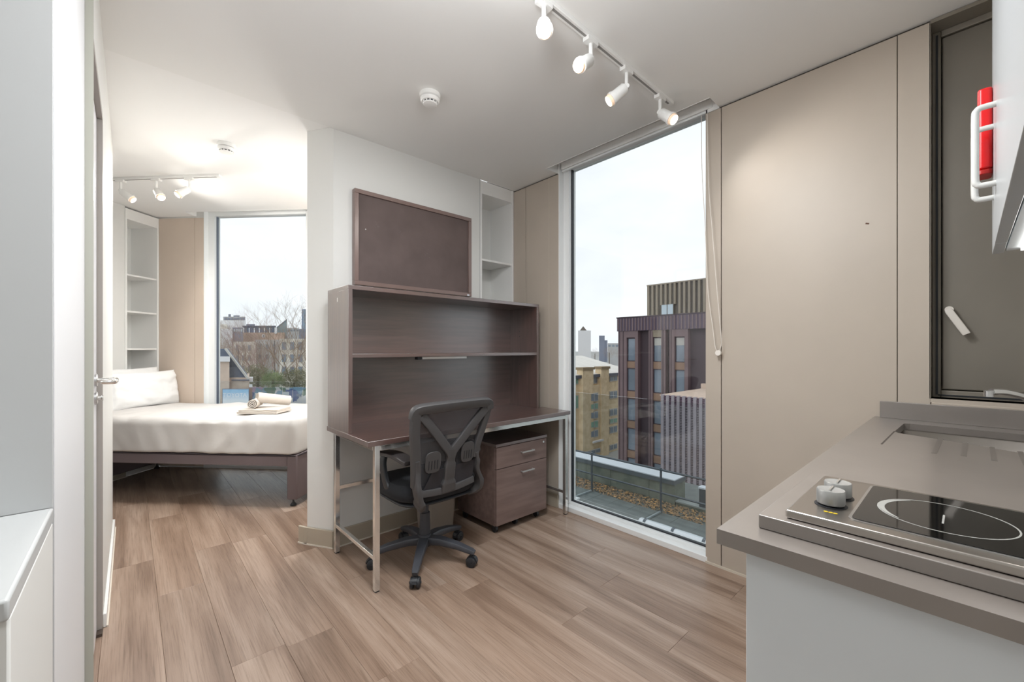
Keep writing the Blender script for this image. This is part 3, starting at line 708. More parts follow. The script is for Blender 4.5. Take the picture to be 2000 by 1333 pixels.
# lower arms of the frame that hook under the seat
c = MB()
L0 = [bk(-.196, .66), bk(-.19, .58), Vector((1.035, 1.82, .50)), Vector((1.055, 1.835, .44)), Vector((1.075, 1.87, .405)), Vector((1.12, 1.95, .392)), Vector((1.18, 2.02, .388))]
c.tube(smooth_path(L0, 5), [.021] * 5 + [.024] * 10 + [.030] * 5 + [.026] * 5 + [.016] * 6, 12, sq=(.6, 1.1), up=(0, -1, 0))
R0 = [bk(.165, .645), bk(.178, .60), Vector((1.405, 1.835, .545)), Vector((1.44, 1.85, .48)), Vector((1.44, 1.87, .425)), Vector((1.40, 1.93, .398)), Vector((1.31, 2.02, .39))]
c.tube(smooth_path(R0, 5), [.017] * 5 + [.021] * 10 + [.026] * 5 + [.024] * 5 + [.016] * 6, 12, sq=(.6, 1.1), up=(0, -1, 0))
c.build('support_arms', M_['backp'], t)
# mesh
c = MB(); nx, nz_ = 14, 16; vs = []; fs = []
for j in range(nz_ + 1):
    z = .47 + (.905 - .47) * j / nz_
    hw0 = -.20 - .012 * (z - .47) / .43; hw1 = .165 + (.22 - .165) * max(0, (z - .6) / .3)
    for i in range(nx + 1):
        s = hw0 + (hw1 - hw0) * i / nx; p = bk(s, z); p.y += .012; vs.append(p)
for j in range(nz_):
    for i in range(nx): a = j * (nx + 1) + i; fs.append((a, a + 1, a + nx + 2, a + nx + 1))
c.add(vs, fs).build('back_mesh', M_['net'], t)
# lumbar pads with slots
for (s0, z0) in ((-.105, .635), (.105, .655)):
    pts = []
    for k in range(20):
        a = 2 * PI * k / 20; ca, sa = math.cos(a), math.sin(a)
        pts.append((s0 + math.copysign(abs(ca) ** .6, ca) * .044, z0 + math.copysign(abs(sa) ** .6, sa) * .056))
    c = MB(); c.plate([bk(*q) + Vector((0, -.010, 0)) for q in pts], (0, .008, 0)); lp = c.build('lumbar_pad', M_['backp'], t, bevel=.002)
    c = MB()
    for q in range(4):
        s1 = s0 - .024 + .016 * q; c.beam(bk(s1, z0 - .036) + Vector((0, -.0102, 0)), bk(s1, z0 + .010) + Vector((0, -.0102, 0)), .006, .002, up=(0, 1, 0))
    c.build('slots', M_['black'], lp)
c = MB(); c.plate([bk(-.10, .585), bk(.17, .60), bk(.16, .475), bk(-.15, .47)], (0, .003, 0)); c.build('back_cushion', mat('dark_back_pad', (50, 48, 52), .8), t)
# armrests
for sg, tip in ((-1, .025), (1, -.01)):
    xc = CX + sg * (.205 if sg < 0 else .19)
    c = MB(); p0_ = Vector((xc, 1.875, .632)); p1_ = Vector((xc - .0 + sg * .035, 2.15, .645))
    c.tube(smooth_path([p0_, p0_.lerp(p1_, .1), p0_.lerp(p1_, .5) + UP * .012, p0_.lerp(p1_, .92), p1_], 4), [.028] + [.038] * 15 + [.03], 14, sq=(1.05, .30))
    c.build('armrest', mat('armrest_rubber', (58, 54, 54), .35), t)
    c = MB(); fpt = p0_.lerp(p1_, .86)
    c.tube(smooth_path([fpt - UP * .008, fpt + Vector((sg * .012, -.005, -.06)), fpt + Vector((sg * .006, -.03, -.15)), fpt + Vector((-sg * .01, -.06, -.20)), Vector((CX + sg * .15, 2.09, .402)), Vector((CX + sg * .09, 2.08, .395))], 5), .021, 12, sq=(.55, 1.1), up=(0, 1, 0))
    c.build('arm_bracket', M_['black'], t)

# ------------------------------------------------------------------ kitchen
t = thing('base_cabinet', (1.55, -.05, 0), 'white kitchen base unit with a plain end panel under the grey worktop', 'cabinet')
MB().box(.722, .740, -.335, .239, .0, .882).build('end_panel', M_['cab'], t, bevel=.001)
MB().box(.741, 1.86, -.335, .215, .1, .880).box(1.86, V - .004, -.335, .215, .1, .74).build('carcass', M_['cab'], t)
for k in range(3):
    a = .743 + k * .546; MB().box(a, a + .542, .216, .236, .105, .876).build('door', M_['cab'], t, bevel=.001)
MB().box(.741, V - .004, .15, .166, 0, .099).build('plinth', M_['cab'], t)
# worktop with sink cut-out
zt, zb = .908, .884
t = thing('worktop', (1.55, -.03, zb), 'grey-brown stone worktop with upstand running to the window wall', 'worktop')
def worktop_mesh():
    bm = bmesh.new()
    outer = [(.7034, -.338), (V - .002, -.338), (V - .002, .2766), (.7034, .2766)]
    hole = []
    import itertools
    pts = [(2.235, -.27), (2.25, -.255), (2.25, .155), (2.24, .172), (2.0, .178), (1.97, .165), (1.945, .10), (1.925, .05), (1.905, .0), (1.87, -.06), (1.83, -.12), (1.82, -.20), (1.825, -.26), (1.84, -.27)]
    hole = pts
    vo = [bm.verts.new((*p, zt)) for p in outer]; vh = [bm.verts.new((*p, zt)) for p in hole]
    ed = [bm.edges.new((vo[i], vo[(i + 1) % 4])) for i in range(4)] + [bm.edges.new((vh[i], vh[(i + 1) % len(vh)])) for i in range(len(vh))]
    bmesh.ops.triangle_fill(bm, edges=ed, use_beauty=True)
    r = bmesh.ops.extrude_face_region(bm, geom=list(bm.faces)); vv = [g for g in r['geom'] if isinstance(g, bmesh.types.BMVert)]
    bmesh.ops.translate(bm, verts=vv, vec=(0, 0, zb - zt))
    bmesh.ops.recalc_face_normals(bm, faces=bm.faces)
    bm.verts.ensure_lookup_table(); bm.verts.index_update()
    m = MB().add([v.co.copy() for v in bm.verts], [[v.index for v in f.verts] for f in bm.faces]); bm.free(); return m, hole
wm, hole = worktop_mesh()
wm.build('worktop_slab', M_['work'], t, smooth=0)
MB().box(V - .022, V - .001, -.338, .257, zt, .978).build('upstand', M_['work'], t, bevel=.001)
gm = mat('groove_shade', (98, 91, 86), .4, spec=.9, coat=1., cior=1.7)
for (x0, y0, x1, y1, wd) in ((1.92, .062, 1.66, .066, .011), (1.90, .008, 1.675, .010, .011), (1.875, -.046, 1.665, -.045, .011), (1.85, -.098, 1.66, -.098, .011)):
    g_ = MB(); g_.beam((x0 + .02, y0, zt - .002), (x1, y1, zt - .002), wd, .0052)
    g_.build('drainer_groove', gm, t)
MB().beam((2.0, .178, zt - .0015), (1.70, .181, zt - .0015), .004, .0042).build('drainer_groove', mat('dark_groove', (70, 63, 58), .5), t)
t2 = thing('sink', (2.03, -.05, .76), 'stainless steel undermount sink bowl in the worktop corner by the window', 'sink')
c = MB(); hc = Vector((2.05, -.06)); n = len(hole)
ou = [((p[0] - hc.x) * 1.03 + hc.x, (p[1] - hc.y) * 1.03 + hc.y) for p in hole]; dn_ = [((p[0] - hc.x) * .9 + hc.x, (p[1] - hc.y) * .9 + hc.y) for p in hole]
c.add([(*p, zb - .001) for p in ou] + [(*p, .80) for p in [((a[0] + b[0]) / 2, (a[1] + b[1]) / 2) for a, b in zip(ou, dn_)]] + [(*p, .765) for p in dn_],
      [(r * n + i, r * n + (i + 1) % n, (r + 1) * n + (i + 1) % n, (r + 1) * n + i) for r in range(2) for i in range(n)] + [list(range(2 * n, 3 * n))])
c.build('bowl', mat('sink_steel', (138, 132, 126), .36, metal=1), t2, smooth=60)
MB().lathe([(0, 0), (.035, 0), (.03, .003), (0, .003)], (2.05, -.06, .7655), n=20).build('drain', M_['chrome'], t2)
t = thing('tap', (2.29, -.21, zt), 'chrome mixer tap rising beside the sink at the right edge', 'tap')
MB().lathe([(0, 0), (.024, 0), (.024, .01), (.02, .014), (.02, .09), (.016, .098), (0, .10)], (2.29, -.21, zt), n=24).build('tap_body', M_['chrome'], t)
tip = at(1936, 766, X=2.12)
MB().tube(smooth_path([Vector((2.29, -.21, .985)), Vector((2.25, -.17, 1.012)), Vector((2.20, -.125, 1.040)), Vector((2.15, -.08, 1.056)), tip], 5), [.013] * 10 + [.011] * 8 + [.0115] * 3, 14).build('spout', M_['chrome'], t)
MB().cyl(tip + Vector((-.004, .006, .004)), tip + Vector((-.004, .006, -.016)), .0115, n=16).build('aerator', M_['alu'], t)
MB().tube([Vector((2.29, -.21, 1.005)), Vector((2.31, -.235, 1.03)), Vector((2.34, -.27, 1.05))], [.012, .009, .007], 10).build('lever', M_['chrome'], t)
# raised board + hob
o = MB().box(.757, 1.09, -.336, .232, zt + .0005, .93).build('hob_board', M_['work'], bevel=.0015); tag(o, 'grey-brown stone board lying on the worktop under the hob', 'board')
t = thing('hob', (.91, -.06, .9305), 'narrow stainless steel electric hob with one ring and two knobs', 'hob')
HBX0, HBX1, HBY1 = .772, 1.04, .198
MB().box(HBX0, HBX1, -.31, HBY1, .9305, .944).build('hob_plate', M_['steel'], t, bevel=.003, seg=3)
MB().prism(rrect(.797, 1.026, -.29, .124, .012), .9441, .9452).build('glass_trim', M_['alu'], t)
MB().prism(rrect(.801, 1.022, -.286, .120, .010), .9445, .9460).build('ceramic_glass', M_['hobglass'], t)
def ring(c0, r0, r1, a0, a1, z0, z1, n=48):
    c = MB(); vs = []; fs = []
    for k in range(n + 1):
        a = a0 + (a1 - a0) * k / n
        wv = 1 if a1 - a0 > 6 else math.sin(PI * min(1, max(0, k / n))) ** .5
        rm = (r0 + r1) / 2; hw = (r1 - r0) / 2 * max(.15, wv)
        for r, z in ((rm - hw, z0), (rm + hw, z0), (rm + hw, z1), (rm - hw, z1)): vs.append((c0[0] + r * math.cos(a), c0[1] + r * math.sin(a), z))
    for k in range(n):
        for j in range(4): fs.append((4 * k + j, 4 * k + (j + 1) % 4, 4 * (k + 1) + (j + 1) % 4, 4 * (k + 1) + j))
    return c.add(vs, fs)
rc = (.906, .026)
ring(rc, .0735, .0755, 0, 2 * PI, .9459, .9463).build('cooking_ring', M_['print'], t)
ring(rc, .0662, .0735, math.radians(35), math.radians(140), .9459, .9463).build('ring_mark', M_['print'], t)
MB().box(.872, .918, .0245, .0268, .9459, .9463).build('center_mark', M_['print'], t)
for (kx, ky) in ((.849, .153), (.904, .153)):
    MB().lathe([(0, 0), (.0222, 0), (.0222, .0008), (0, .0008)], (kx, ky, .9441), n=28).build('knob_ring', M_['black'], t)
    k = MB().lathe([(0, .003), (.0185, .003), (.0192, .005), (.0192, .0245), (.0184, .026), (.0165, .0255), (0, .0255)], (kx, ky, .944), n=36).build('knob', M_['knob'], t)
    MB().obox((kx + .004, ky, .9705), (.014, 0, 0), (0, .0012, 0), (0, 0, .0012)).build('pointer', M_['chrome'], k)
c = MB()
for q in range(3): c.lathe([(0, 0), (.003, 0), (.003, .0003), (0, .0003)], (.806 + random.random() * .004, .152 - .006 * q, .9441), n=8)
c.build('yellow_mark', M_['yellow'], t)

# wall cabinet with two bow handles
t = thing('wall_cabinet', (1.13, -.19, 1.42), 'gloss white wall cabinet above the worktop at the right edge', 'cabinet')
YD = -.0405
WCX1 = at(1938, 497, Y=YD).x; WCZ = at(1938, 497, Y=YD).z
MB().box(.60, WCX1 - .004, -.338, YD - .022, WCZ + .004, 2.30).build('carcass', M_['cab'], t, bevel=.001)
xs_, xf_ = at(1945.5, 300, Y=YD).x, at(1942, 300, Y=YD).x
xf_ = xs_ / .911
seam = (xs_ + xf_) / 2
d1_ = MB().box(.60, seam - .0015, YD - .019, YD, WCZ, 2.30).build('door', M_['cabg'], t, bevel=.001)
d2_ = MB().box(seam + .0015, WCX1, YD - .019, YD, WCZ, 2.30).build('door', M_['cabg'], t, bevel=.001)
for dd, hx, yb, yt_ in ((d1_, xs_, 365, 214), (d2_, xf_, 392, 256)):
    za, zb_ = at(1905, yb, X=hx).z, at(1905, yt_, X=hx).z; pr_ = YD + .031
    MB().tube(smooth_path([Vector((hx, YD, za)), Vector((hx, YD + .022, za)), Vector((hx, pr_ - .003, za + .004)), Vector((hx, pr_, za + .016)), Vector((hx, pr_, (za + zb_) / 2)), Vector((hx, pr_, zb_ - .016)), Vector((hx, pr_ - .003, zb_ - .004)), Vector((hx, YD + .022, zb_)), Vector((hx, YD, zb_))], 4), .0066, 10).build('bow_handle', mat('pale_grey_handle', (206, 206, 202), .3), dd)
MB().box(1.0, 1.60, -.135, -.085, WCZ - .004, WCZ + .004).build('under_cabinet_lamp', M_['led'], t)
rx = WCX1 - .030
zr0, zr1 = at(1912, 348, X=rx).z, at(1912, 183, X=rx).z
t = thing('fire_blanket_case', (rx, YD, zr0), 'flat red case behind the bow handles of the white wall cabinet', 'fire blanket')
MB().prism(rrect(rx - .027, rx + .027, YD + .0005, YD + .026, .008), zr0 + .014, zr1).build('case_body', M_['red'], t, bevel=.004)
MB().prism(rrect(rx - .028, rx + .028, YD + .0005, YD + .027, .008), zr0, zr0 + .012).build('case_base', mat('dark_red_plastic', (176, 30, 26), .35), t, bevel=.002)

# ------------------------------------------------------------------ bed
t = thing('bed_base', PQ(1.0, .47, 0), 'mauve-grey upholstered bed base with a solid foot end panel', 'bed base')
pqbox(MB(), .02, 1.966, .90, .93, .303, .392).build('side_rail', M_['bedbase'], t, bevel=.006)
pqbox(MB(), .02, 1.966, .02, .05, .303, .392).build('side_rail', M_['bedbase'], t, bevel=.006)
pqbox(MB(), .02, 1.966, .05, .90, .34, .388).build('slatted_deck', M_['bedbase2'], t)
pqbox(MB(), 1.966, 2.046, .02, .93, .052, .392).build('end_panel', M_['bedbase'], t, bevel=.008, seg=3)
pqbox(MB(), .016, .06, .02, .93, .06, .39).build('head_panel', M_['bedbase'], t, bevel=.006)
c = MB(); e = [PQ(.02, .931, .386), PQ(2.03, .931, .386), PQ(2.047, .915, .386), PQ(2.047, .03, .386)]; c.tube(e, .006, 8); c.build('piping', M_['bedbase2'], t)
for (p_, q_) in ((2.0, .90), (2.0, .06), (.04, .90), (.04, .06)):
    MB().lathe([(0, 0), (.022, 0), (.023, .008), (.012, .022), (.007, .03), (.007, .055), (0, .055)], PQ(p_, q_, 0), n=18).build('foot', M_['black'], t)
def soft_box(p0, p1, q0, q1, z0, z1, rad, nx, ny, nz_, disp):
    """rounded, slightly wrinkled block in the bedroom frame"""
    bm = bmesh.new(); V3 = []
    def face(fn, na, nb):
        g = [[bm.verts.new(fn(i / na, j / nb)) for j in range(nb + 1)] for i in range(na + 1)]
        for i in range(na):
            for j in range(nb): bm.faces.new((g[i][j], g[i + 1][j], g[i + 1][j + 1], g[i][j + 1]))
    L, W, H_ = p1 - p0, q1 - q0, z1 - z0
    face(lambda u, v: (u * L, v * W, H_), nx, ny); face(lambda u, v: (u * L, v * W, 0), nx, ny)
    face(lambda u, v: (u * L, 0, v * H_), nx, nz_); face(lambda u, v: (u * L, W, v * H_), nx, nz_)
    face(lambda u, v: (0, u * W, v * H_), ny, nz_); face(lambda u, v: (L, u * W, v * H_), ny, nz_)
    bmesh.ops.remove_doubles(bm, verts=bm.verts, dist=1e-5)
    for v in bm.verts:
        c0 = Vector((min(max(v.co.x, rad), L - rad), min(max(v.co.y, rad), W - rad), min(max(v.co.z, rad * .35), H_ - rad)))
        d = v.co - c0
        if d.length > 1e-6:
            r_ = rad if v.co.z > rad * .35 else min(rad, d.length)
            m_ = max(abs(d.x), abs(d.y), abs(d.z)); d = d.normalized() * min(m_, rad)
        q = c0 + d
        v.co = disp(q, L, W, H_)
    bmesh.ops.recalc_face_normals(bm, faces=bm.faces)
    m = MB(); bm.verts.index_update()
    m.add([PQ(p0 + v.co.x, q0 + v.co.y, z0 + v.co.z) for v in bm.verts], [[v.index for v in f.verts] for f in bm.faces]); bm.free(); return m
def duvet_disp(q, L, W, H_):
    k = min(1, q.z / H_)
    n1 = noise.noise(Vector((q.x * 2.2, q.y * 2.2, q.z * 2))); n2 = noise.noise(Vector((q.x * 9 + 3 * q.z, q.y * 9, q.z * 3)))
    q = q.copy()
    fold = noise.noise(Vector((q.x * 9 + q.z * 7 * math.sin(q.x * 3), 3.3, q.z * 2.2)))
    if q.y > W - .06: q.y += .012 * n1 + .022 * fold * (1.1 - .5 * k) + .006 * n2 
    if q.x > L - .06: q.x += .010 * n1 + .006 * n2 + .007 * noise.noise(Vector((q.x * 24 + 5 * q.z, 1.3, q.z * 3.5)))
    if k > .9: q.z += .014 * n1 + .007 * n2
    if k < .1 and q.y > W - .07: q.z += .004 * n2
    return q
o = soft_box(.02, 2.035, .02, .945, .398, .668, .055, 170, 50, 16, duvet_disp).build('mattress', M_['sheet'], smooth=180)
tag(o, 'single mattress under a white tucked bedspread on the mauve-grey base', 'mattress')
def pillow(name, cen, ex, ey, ez, w_, h_, th_, label):
    c = MB(); nu, nv = 34, 24; vs = []; fs = []
    for sd in (1, -1):
        for j in range(nv + 1):
            for i in range(nu + 1):
                u = 2 * i / nu - 1; v = 2 * j / nv - 1
                e = (1 - abs(u) ** 3.2) * (1 - abs(v) ** 3.2)
                z = th_ / 2 * max(0, e) ** .42 * (1 + .10 * noise.noise(Vector((u * 2.5 + sd, v * 2.5, 1.7))))
                pin = 1 - .05 * (1 - v * v) * abs(u) ** 6; pin2 = 1 - .07 * (1 - u * u) * abs(v) ** 6
                p = Vector(cen) + Vector(ex) * u * w_ / 2 * pin + Vector(ey) * v * h_ / 2 * pin2 + Vector(ez) * (sd * z + .014 * noise.noise(Vector((u * 3, v * 3, 5))) + .006 * noise.noise(Vector((u * 9, v * 7, 2))))
                vs.append(p)
    n = (nu + 1) * (nv + 1)
    for sd in (0, 1):
        for j in range(nv):
            for i in range(nu):
                a = sd * n + j * (nu + 1) + i; f = (a, a + 1, a + nu + 2, a + nu + 1); fs.append(f if sd == 0 else f[::-1])
    m = c.add(vs, fs)
    o = m.build(name, M_['pillow'], smooth=180)
    bm = bmesh.new(); bm.from_mesh(o.data); bmesh.ops.remove_doubles(bm, verts=bm.verts, dist=2e-4); bm.to_mesh(o.data); bm.free()
    return tag(o, label, 'pillow', 'pillows at the head of the bed')
bx = Vector((bb.x, bb.y, 0)); ax_ = Vector((ba.x, ba.y, 0))
tl = math.radians(9)
ey_ = (UP * math.cos(tl) - bx * math.sin(tl)); ez_ = (bx * math.cos(tl) + UP * math.sin(tl))
pillow('pillow', PQ(.205, .35, .826), tuple(ax_ * -1), tuple(ey_), tuple(ez_), .68, .335, .15, 'white pillow propped up in front at the head of the bed')
tl = math.radians(5); ey_ = (UP * math.cos(tl) - bx * math.sin(tl)); ez_ = (bx * math.cos(tl) + UP * math.sin(tl))
pillow('pillow', PQ(.067, .39, .846), tuple(ax_ * -1), tuple(ey_), tuple(ez_), .66, .36, .10, 'white pillow behind the front one, against the bedroom shelving')
# towels
def folded(cen, w_, d_, h_, rz, label):
    c = MB(); R_ = Matrix.Rotation(rz, 3, 'Z'); cen = Vector(cen)
    pr = [(-d_ / 2, 0), (d_ / 2 - h_ / 2, 0), (d_ / 2 - h_ * .15, h_ * .14), (d_ / 2, h_ / 2), (d_ / 2 - h_ * .15, h_ * .86), (d_ / 2 - h_ / 2, h_), (-d_ / 2, h_), (-d_ / 2 + .006, h_ * .52)]
    n = len(pr); vs = []
    K = 10
    for k in range(K + 1):
        x_ = -w_ / 2 + w_ * k / K
        for (y_, z_) in pr: vs.append(cen + R_ @ Vector((x_, y_ + .003 * noise.noise(Vector((x_ * 20, y_ * 10, 2))), z_ + .0025 * noise.noise(Vector((x_ * 15, y_ * 15, z_ * 30))) * (1 if z_ > .001 else 0))))
    fs = [(k * n + i, k * n + (i + 1) % n, (k + 1) * n + (i + 1) % n, (k + 1) * n + i) for k in range(K) for i in range(n)] + [list(range(n)), list(range(K * n, K * n + n))[::-1]]
    o = c.add(vs, fs).build('folded_towel', M_['towel'], bevel=.003)
    return tag(o, label, 'towel', 'towels on the bed')
brz = math.atan2(bb.y, bb.x)
tc0 = PQ(1.60, .66, .676)
folded(tc0, .33, .22, .016, brz + .06, 'cream folded towel lying lowest on the foot of the bed')
folded(tc0 + UP * .0165 + bx * .004, .315, .21, .016, brz + .10, 'cream folded towel on top of the lowest folded towel')
def rolled(cen, ln, r, ang, tilt, label):
    d = Vector((math.cos(ang) * math.cos(tilt), math.sin(ang) * math.cos(tilt), math.sin(tilt))); a = d.cross(UP).normalized(); b = a.cross(d)
    c = MB(); sp = []; N_ = 64
    for k in range(N_ + 1):                  # spiral ribbon section
        th_ = 2 * PI * 3.2 * k / N_; rr = r * (.16 + .84 * k / N_); sp.append((rr, th_))
    th = .008; vs = []; fs = []; cen = Vector(cen); K = 6
    for q in range(K + 1):
        s = -ln / 2 + ln * q / K
        for sgn in (0, 1):
            for (rr, th_) in sp:
                r2 = rr - sgn * th * .8
                off = .006 * (1 - rr / r) if q in (0, K) else 0
                vs.append(cen + d * (s + (off if q == 0 else -off)) + (a * math.cos(th_) + b * math.sin(th_)) * max(.001, r2))
    n = 2 * (N_ + 1)
    for q in range(K):
        for sgn in (0, 1):
            for k in range(N_):
                i = q * n + sgn * (N_ + 1) + k; fs.append((i, i + 1, i + n + 1, i + n))
    for q in (0, K):
        for k in range(N_):
            i = q * n + k; fs.append((i, i + 1, i + 1 + N_ + 1, i + N_ + 1))
    for k in (0, N_):
        for q in range(K):
            i = q * n + k; fs.append((i, i + N_ + 1, i + N_ + 1 + n, i + n))
    o = c.add(vs, fs).build('rolled_towel', M_['towel'], smooth=50)
    return tag(o, label, 'towel', 'towels on the bed')
r1p = PQ(1.515, .655, .676 + .0345 + .042)
fa = math.atan2(FWD.y, FWD.x)
rolled(r1p, .20, .043, fa + .30, 0, 'smaller rolled cream towel on the left of the folded towels, end facing out')
r2p = PQ(1.615, .57, .676 + .0345 + .057)
rolled(r2p + UP * .005, .26, .046, math.atan2(RGT.y, RGT.x) + .85, -.20, 'larger rolled cream towel leaning across the folded towels')

# ================================================================== outside
def P3(x, y, **k): return at(x, y, **k)
M_['street'] = mat('grey_street', (178, 180, 178), .9, var=(.3, .2))
M_['paver'] = mat('grey_roof_paver', (104, 112, 110), .6, var=(2.5, .25))
M_['gravel'] = mat('brown_gravel', (168, 140, 110), .9, var=(9, .4), col2=(120, 110, 92))
M_['parapet'] = mat('mossy_parapet_render', (128, 134, 122), .8, var=(2.2, .3), col2=(98, 106, 96))
M_['coping'] = mat('pale_metal_coping', (206, 212, 218), .4, metal=.2)
M_['rail'] = mat('dark_grey_rail', (84, 92, 98), .4, metal=.4)
M_['purple'] = mat('plum_metal_cladding', (126, 106, 108), .5, var=(.7, .14))
M_['purple2'] = mat('plum_roof_band', (92, 78, 94), .5)
M_['dk'] = mat('dark_recess_cladding', (74, 60, 66), .6)
M_['orange'] = mat('orange_brown_spandrel', (150, 122, 102), .5)
M_['win'] = mat('blue_grey_window', (134, 148, 162), .1, var=(.35, .3), spec=.8)
M_['winlt'] = mat('pale_window', (196, 212, 222), .12)
M_['winfr'] = mat('pale_window_frame', (190, 188, 182), .5)
M_['fin'] = mat('bronze_fin', (150, 138, 120), .5)
M_['finbk'] = mat('dark_bronze_panel', (96, 88, 78), .6)
M_['latt'] = mat('pale_plum_lattice', (158, 150, 156), .6)
M_['lattd'] = mat('dark_plum_lattice', (82, 60, 76), .7)
M_['ybrick'] = mat('yellow_stock_brick', (244, 222, 186), .85, var=(1.4, .25), col2=(222, 198, 160))
M_['green'] = mat('sea_green_panel', (140, 180, 160), .5)
M_['wroof'] = mat('pale_metal_roof', (226, 222, 214), .5, var=(.5, .06))
M_['wht'] = mat('white_render', (228, 228, 230), .8)
M_['slate'] = mat('blue_slate_roof', (90, 100, 120), .6, var=(3, .2))
M_['pbrick'] = mat('pale_brick', (214, 192, 174), .85, var=(2, .15))
M_['rbrick'] = mat('red_brown_brick', (168, 136, 124), .85, var=(2, .2))
M_['cream'] = mat('cream_stucco', (232, 226, 214), .8, var=(.8, .12))
M_['obrick'] = mat('orange_brick', (212, 182, 162), .85, var=(.6, .15))
M_['bluegl'] = mat('dark_blue_glazing', (116, 138, 166), .15, var=(.3, .2))
M_['finglass'] = mat('grey_green_glass', (146, 164, 170), .2, var=(.2, .12))
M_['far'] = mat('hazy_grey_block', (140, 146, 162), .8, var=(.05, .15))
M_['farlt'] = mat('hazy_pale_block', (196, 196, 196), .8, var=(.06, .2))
M_['bark'] = mat('grey_brown_bark', (104, 92, 78), .9)
M_['twig'] = mat('brown_twigs', (166, 144, 124), .9, var=(.6, .25))
M_['twig2'] = mat('reddish_twigs', (168, 134, 128), .9, var=(.6, .25))
M_['bush'] = mat('olive_green_leaves', (158, 156, 124), .9, var=(.9, .4), col2=(122, 122, 94))
M_['bush2'] = mat('fresh_green_leaves', (158, 172, 122), .9, var=(.9, .35), col2=(122, 138, 96))
M_['graf'] = None

GZ = -15.0
o = MB().add([(-600, -900, GZ), (2200, -900, GZ), (2200, 2600, GZ), (-600, 2600, GZ)], [(0, 1, 2, 3)]).build('street_ground', M_['street'], smooth=0); o['kind'] = 'structure'

# --- lower roof terrace one storey below
ZT = -3.2
def tp(x, y, z=ZT): return at(x, y, z=z)
rt = MB().box(3.4, 13.6, -14, 18, ZT - .4, ZT - .03).build('roof_terrace', M_['paver']); rt['kind'] = 'structure'
fo = XF[rt.name].translation
pm = MB().box(-.297, .297, -.297, .297, 0, .03).build('tmp', M_['paver'], local=True, bevel=0); pmd = pm.data; pmd.name = 'paver'; bpy.data.objects.remove(pm)
XG0 = tp(1125, 950).x
i = 0; xg = XG0 - .3
while xg > 6.4:
    for k in range(18):
        yy = 1.8 + k * .6
        o = bpy.data.objects.new('paver', pmd); COL.objects.link(o); o.parent = rt; o.location = Vector((xg, yy, ZT - .03 + .006 * random.random())) - fo; o.rotation_euler = (0, 0, random.uniform(-.006, .006))
    xg -= .6
XW = tp(1125, 930).x
gv = MB(); 
for k in range(2600):
    x_ = random.uniform(XG0 + .02, XW - .02); y_ = random.uniform(1.5, 12); r_ = random.uniform(.018, .04)
    cc = Vector((x_, y_, ZT - .01)); R_ = Matrix.Rotation(random.random() * 6, 3, 'Z')
    gv.add([cc + R_ @ Vector(v) * r_ for v in ((1, 0, 0), (0, 1, 0), (-1, 0, 0), (0, -1, 0), (0, 0, .9), (0, 0, -.6))], [(0, 1, 4), (1, 2, 4), (2, 3, 4), (3, 0, 4), (1, 0, 5), (2, 1, 5), (3, 2, 5), (0, 3, 5)])
go = gv.build('gravel_strip', M_['gravel'], rt, smooth=0, kind='stuff')
lv = MB()
for k in range(520):
    x_ = random.uniform(XG0 + .02, XW - .15); y_ = random.uniform(1.5, 12); cc = Vector((x_, y_, ZT + .03 + random.random() * .015)); R_ = Matrix.Rotation(random.random() * 6, 3, 'Z') @ Matrix.Rotation(random.uniform(-.5, .5), 3, 'X')
    r_ = random.uniform(.03, .055); lv.add([cc + R_ @ Vector(v) * r_ for v in ((1, 0, 0), (0, .5, .1), (-1, 0, 0), (0, -.5, .1))], [(0, 1, 2), (0, 2, 3)])
lv.build('fallen_leaves', mat('orange_tan_leaves', (206, 160, 104), .8, var=(6, .4)), rt, smooth=0, kind='stuff')
ZWt = at(1125, 891, X=XW).z
YE = at(1318, 938, X=XW).y
XWb = at(1125, 880, z=ZWt).x
t = thing('parapet_wall', (XW + .3, 8, ZT), 'mossy grey parapet wall with a pale metal coping on the lower roof', 'parapet')
MB().box(XW, XWb, YE, 18, ZT - .03, ZWt - .12).build('wall_body', M_['parapet'], t)
MB().box(XW - .06, XWb + .05, YE - .02, 18, ZWt - .03, ZWt).build('coping', M_['coping'], t)
MB().box(XW - .05, XWb + .04, YE - .01, 18, ZWt - .16, ZWt - .031).build('coping_fascia', mat('dark_fascia', (92, 100, 104), .5), t)
for k in range(9):
    y_ = YE + .8 + k * 1.35; MB().box(XW - .012, XW + .01, y_, y_ + .9, ZT, ZWt - .17).build('render_panel', M_['parapet'], t)
# lower parapet further along
YE2 = at(1377, 985, X=XW).y
t = thing('low_parapet', (XW + .3, 3.5, ZT), 'low grey-green parapet past the end of the tall one', 'parapet')
zl = at(1335, 985, X=XW).z
MB().box(XW, XW + .25, -8, YE - .03, ZT - .03, zl).build('wall_body', M_['parapet'], t)
MB().box(XW - .03, XW + .28, -8, YE - .03, zl, zl + .04).build('coping', mat('grey_coping', (140, 148, 146), .5), t)
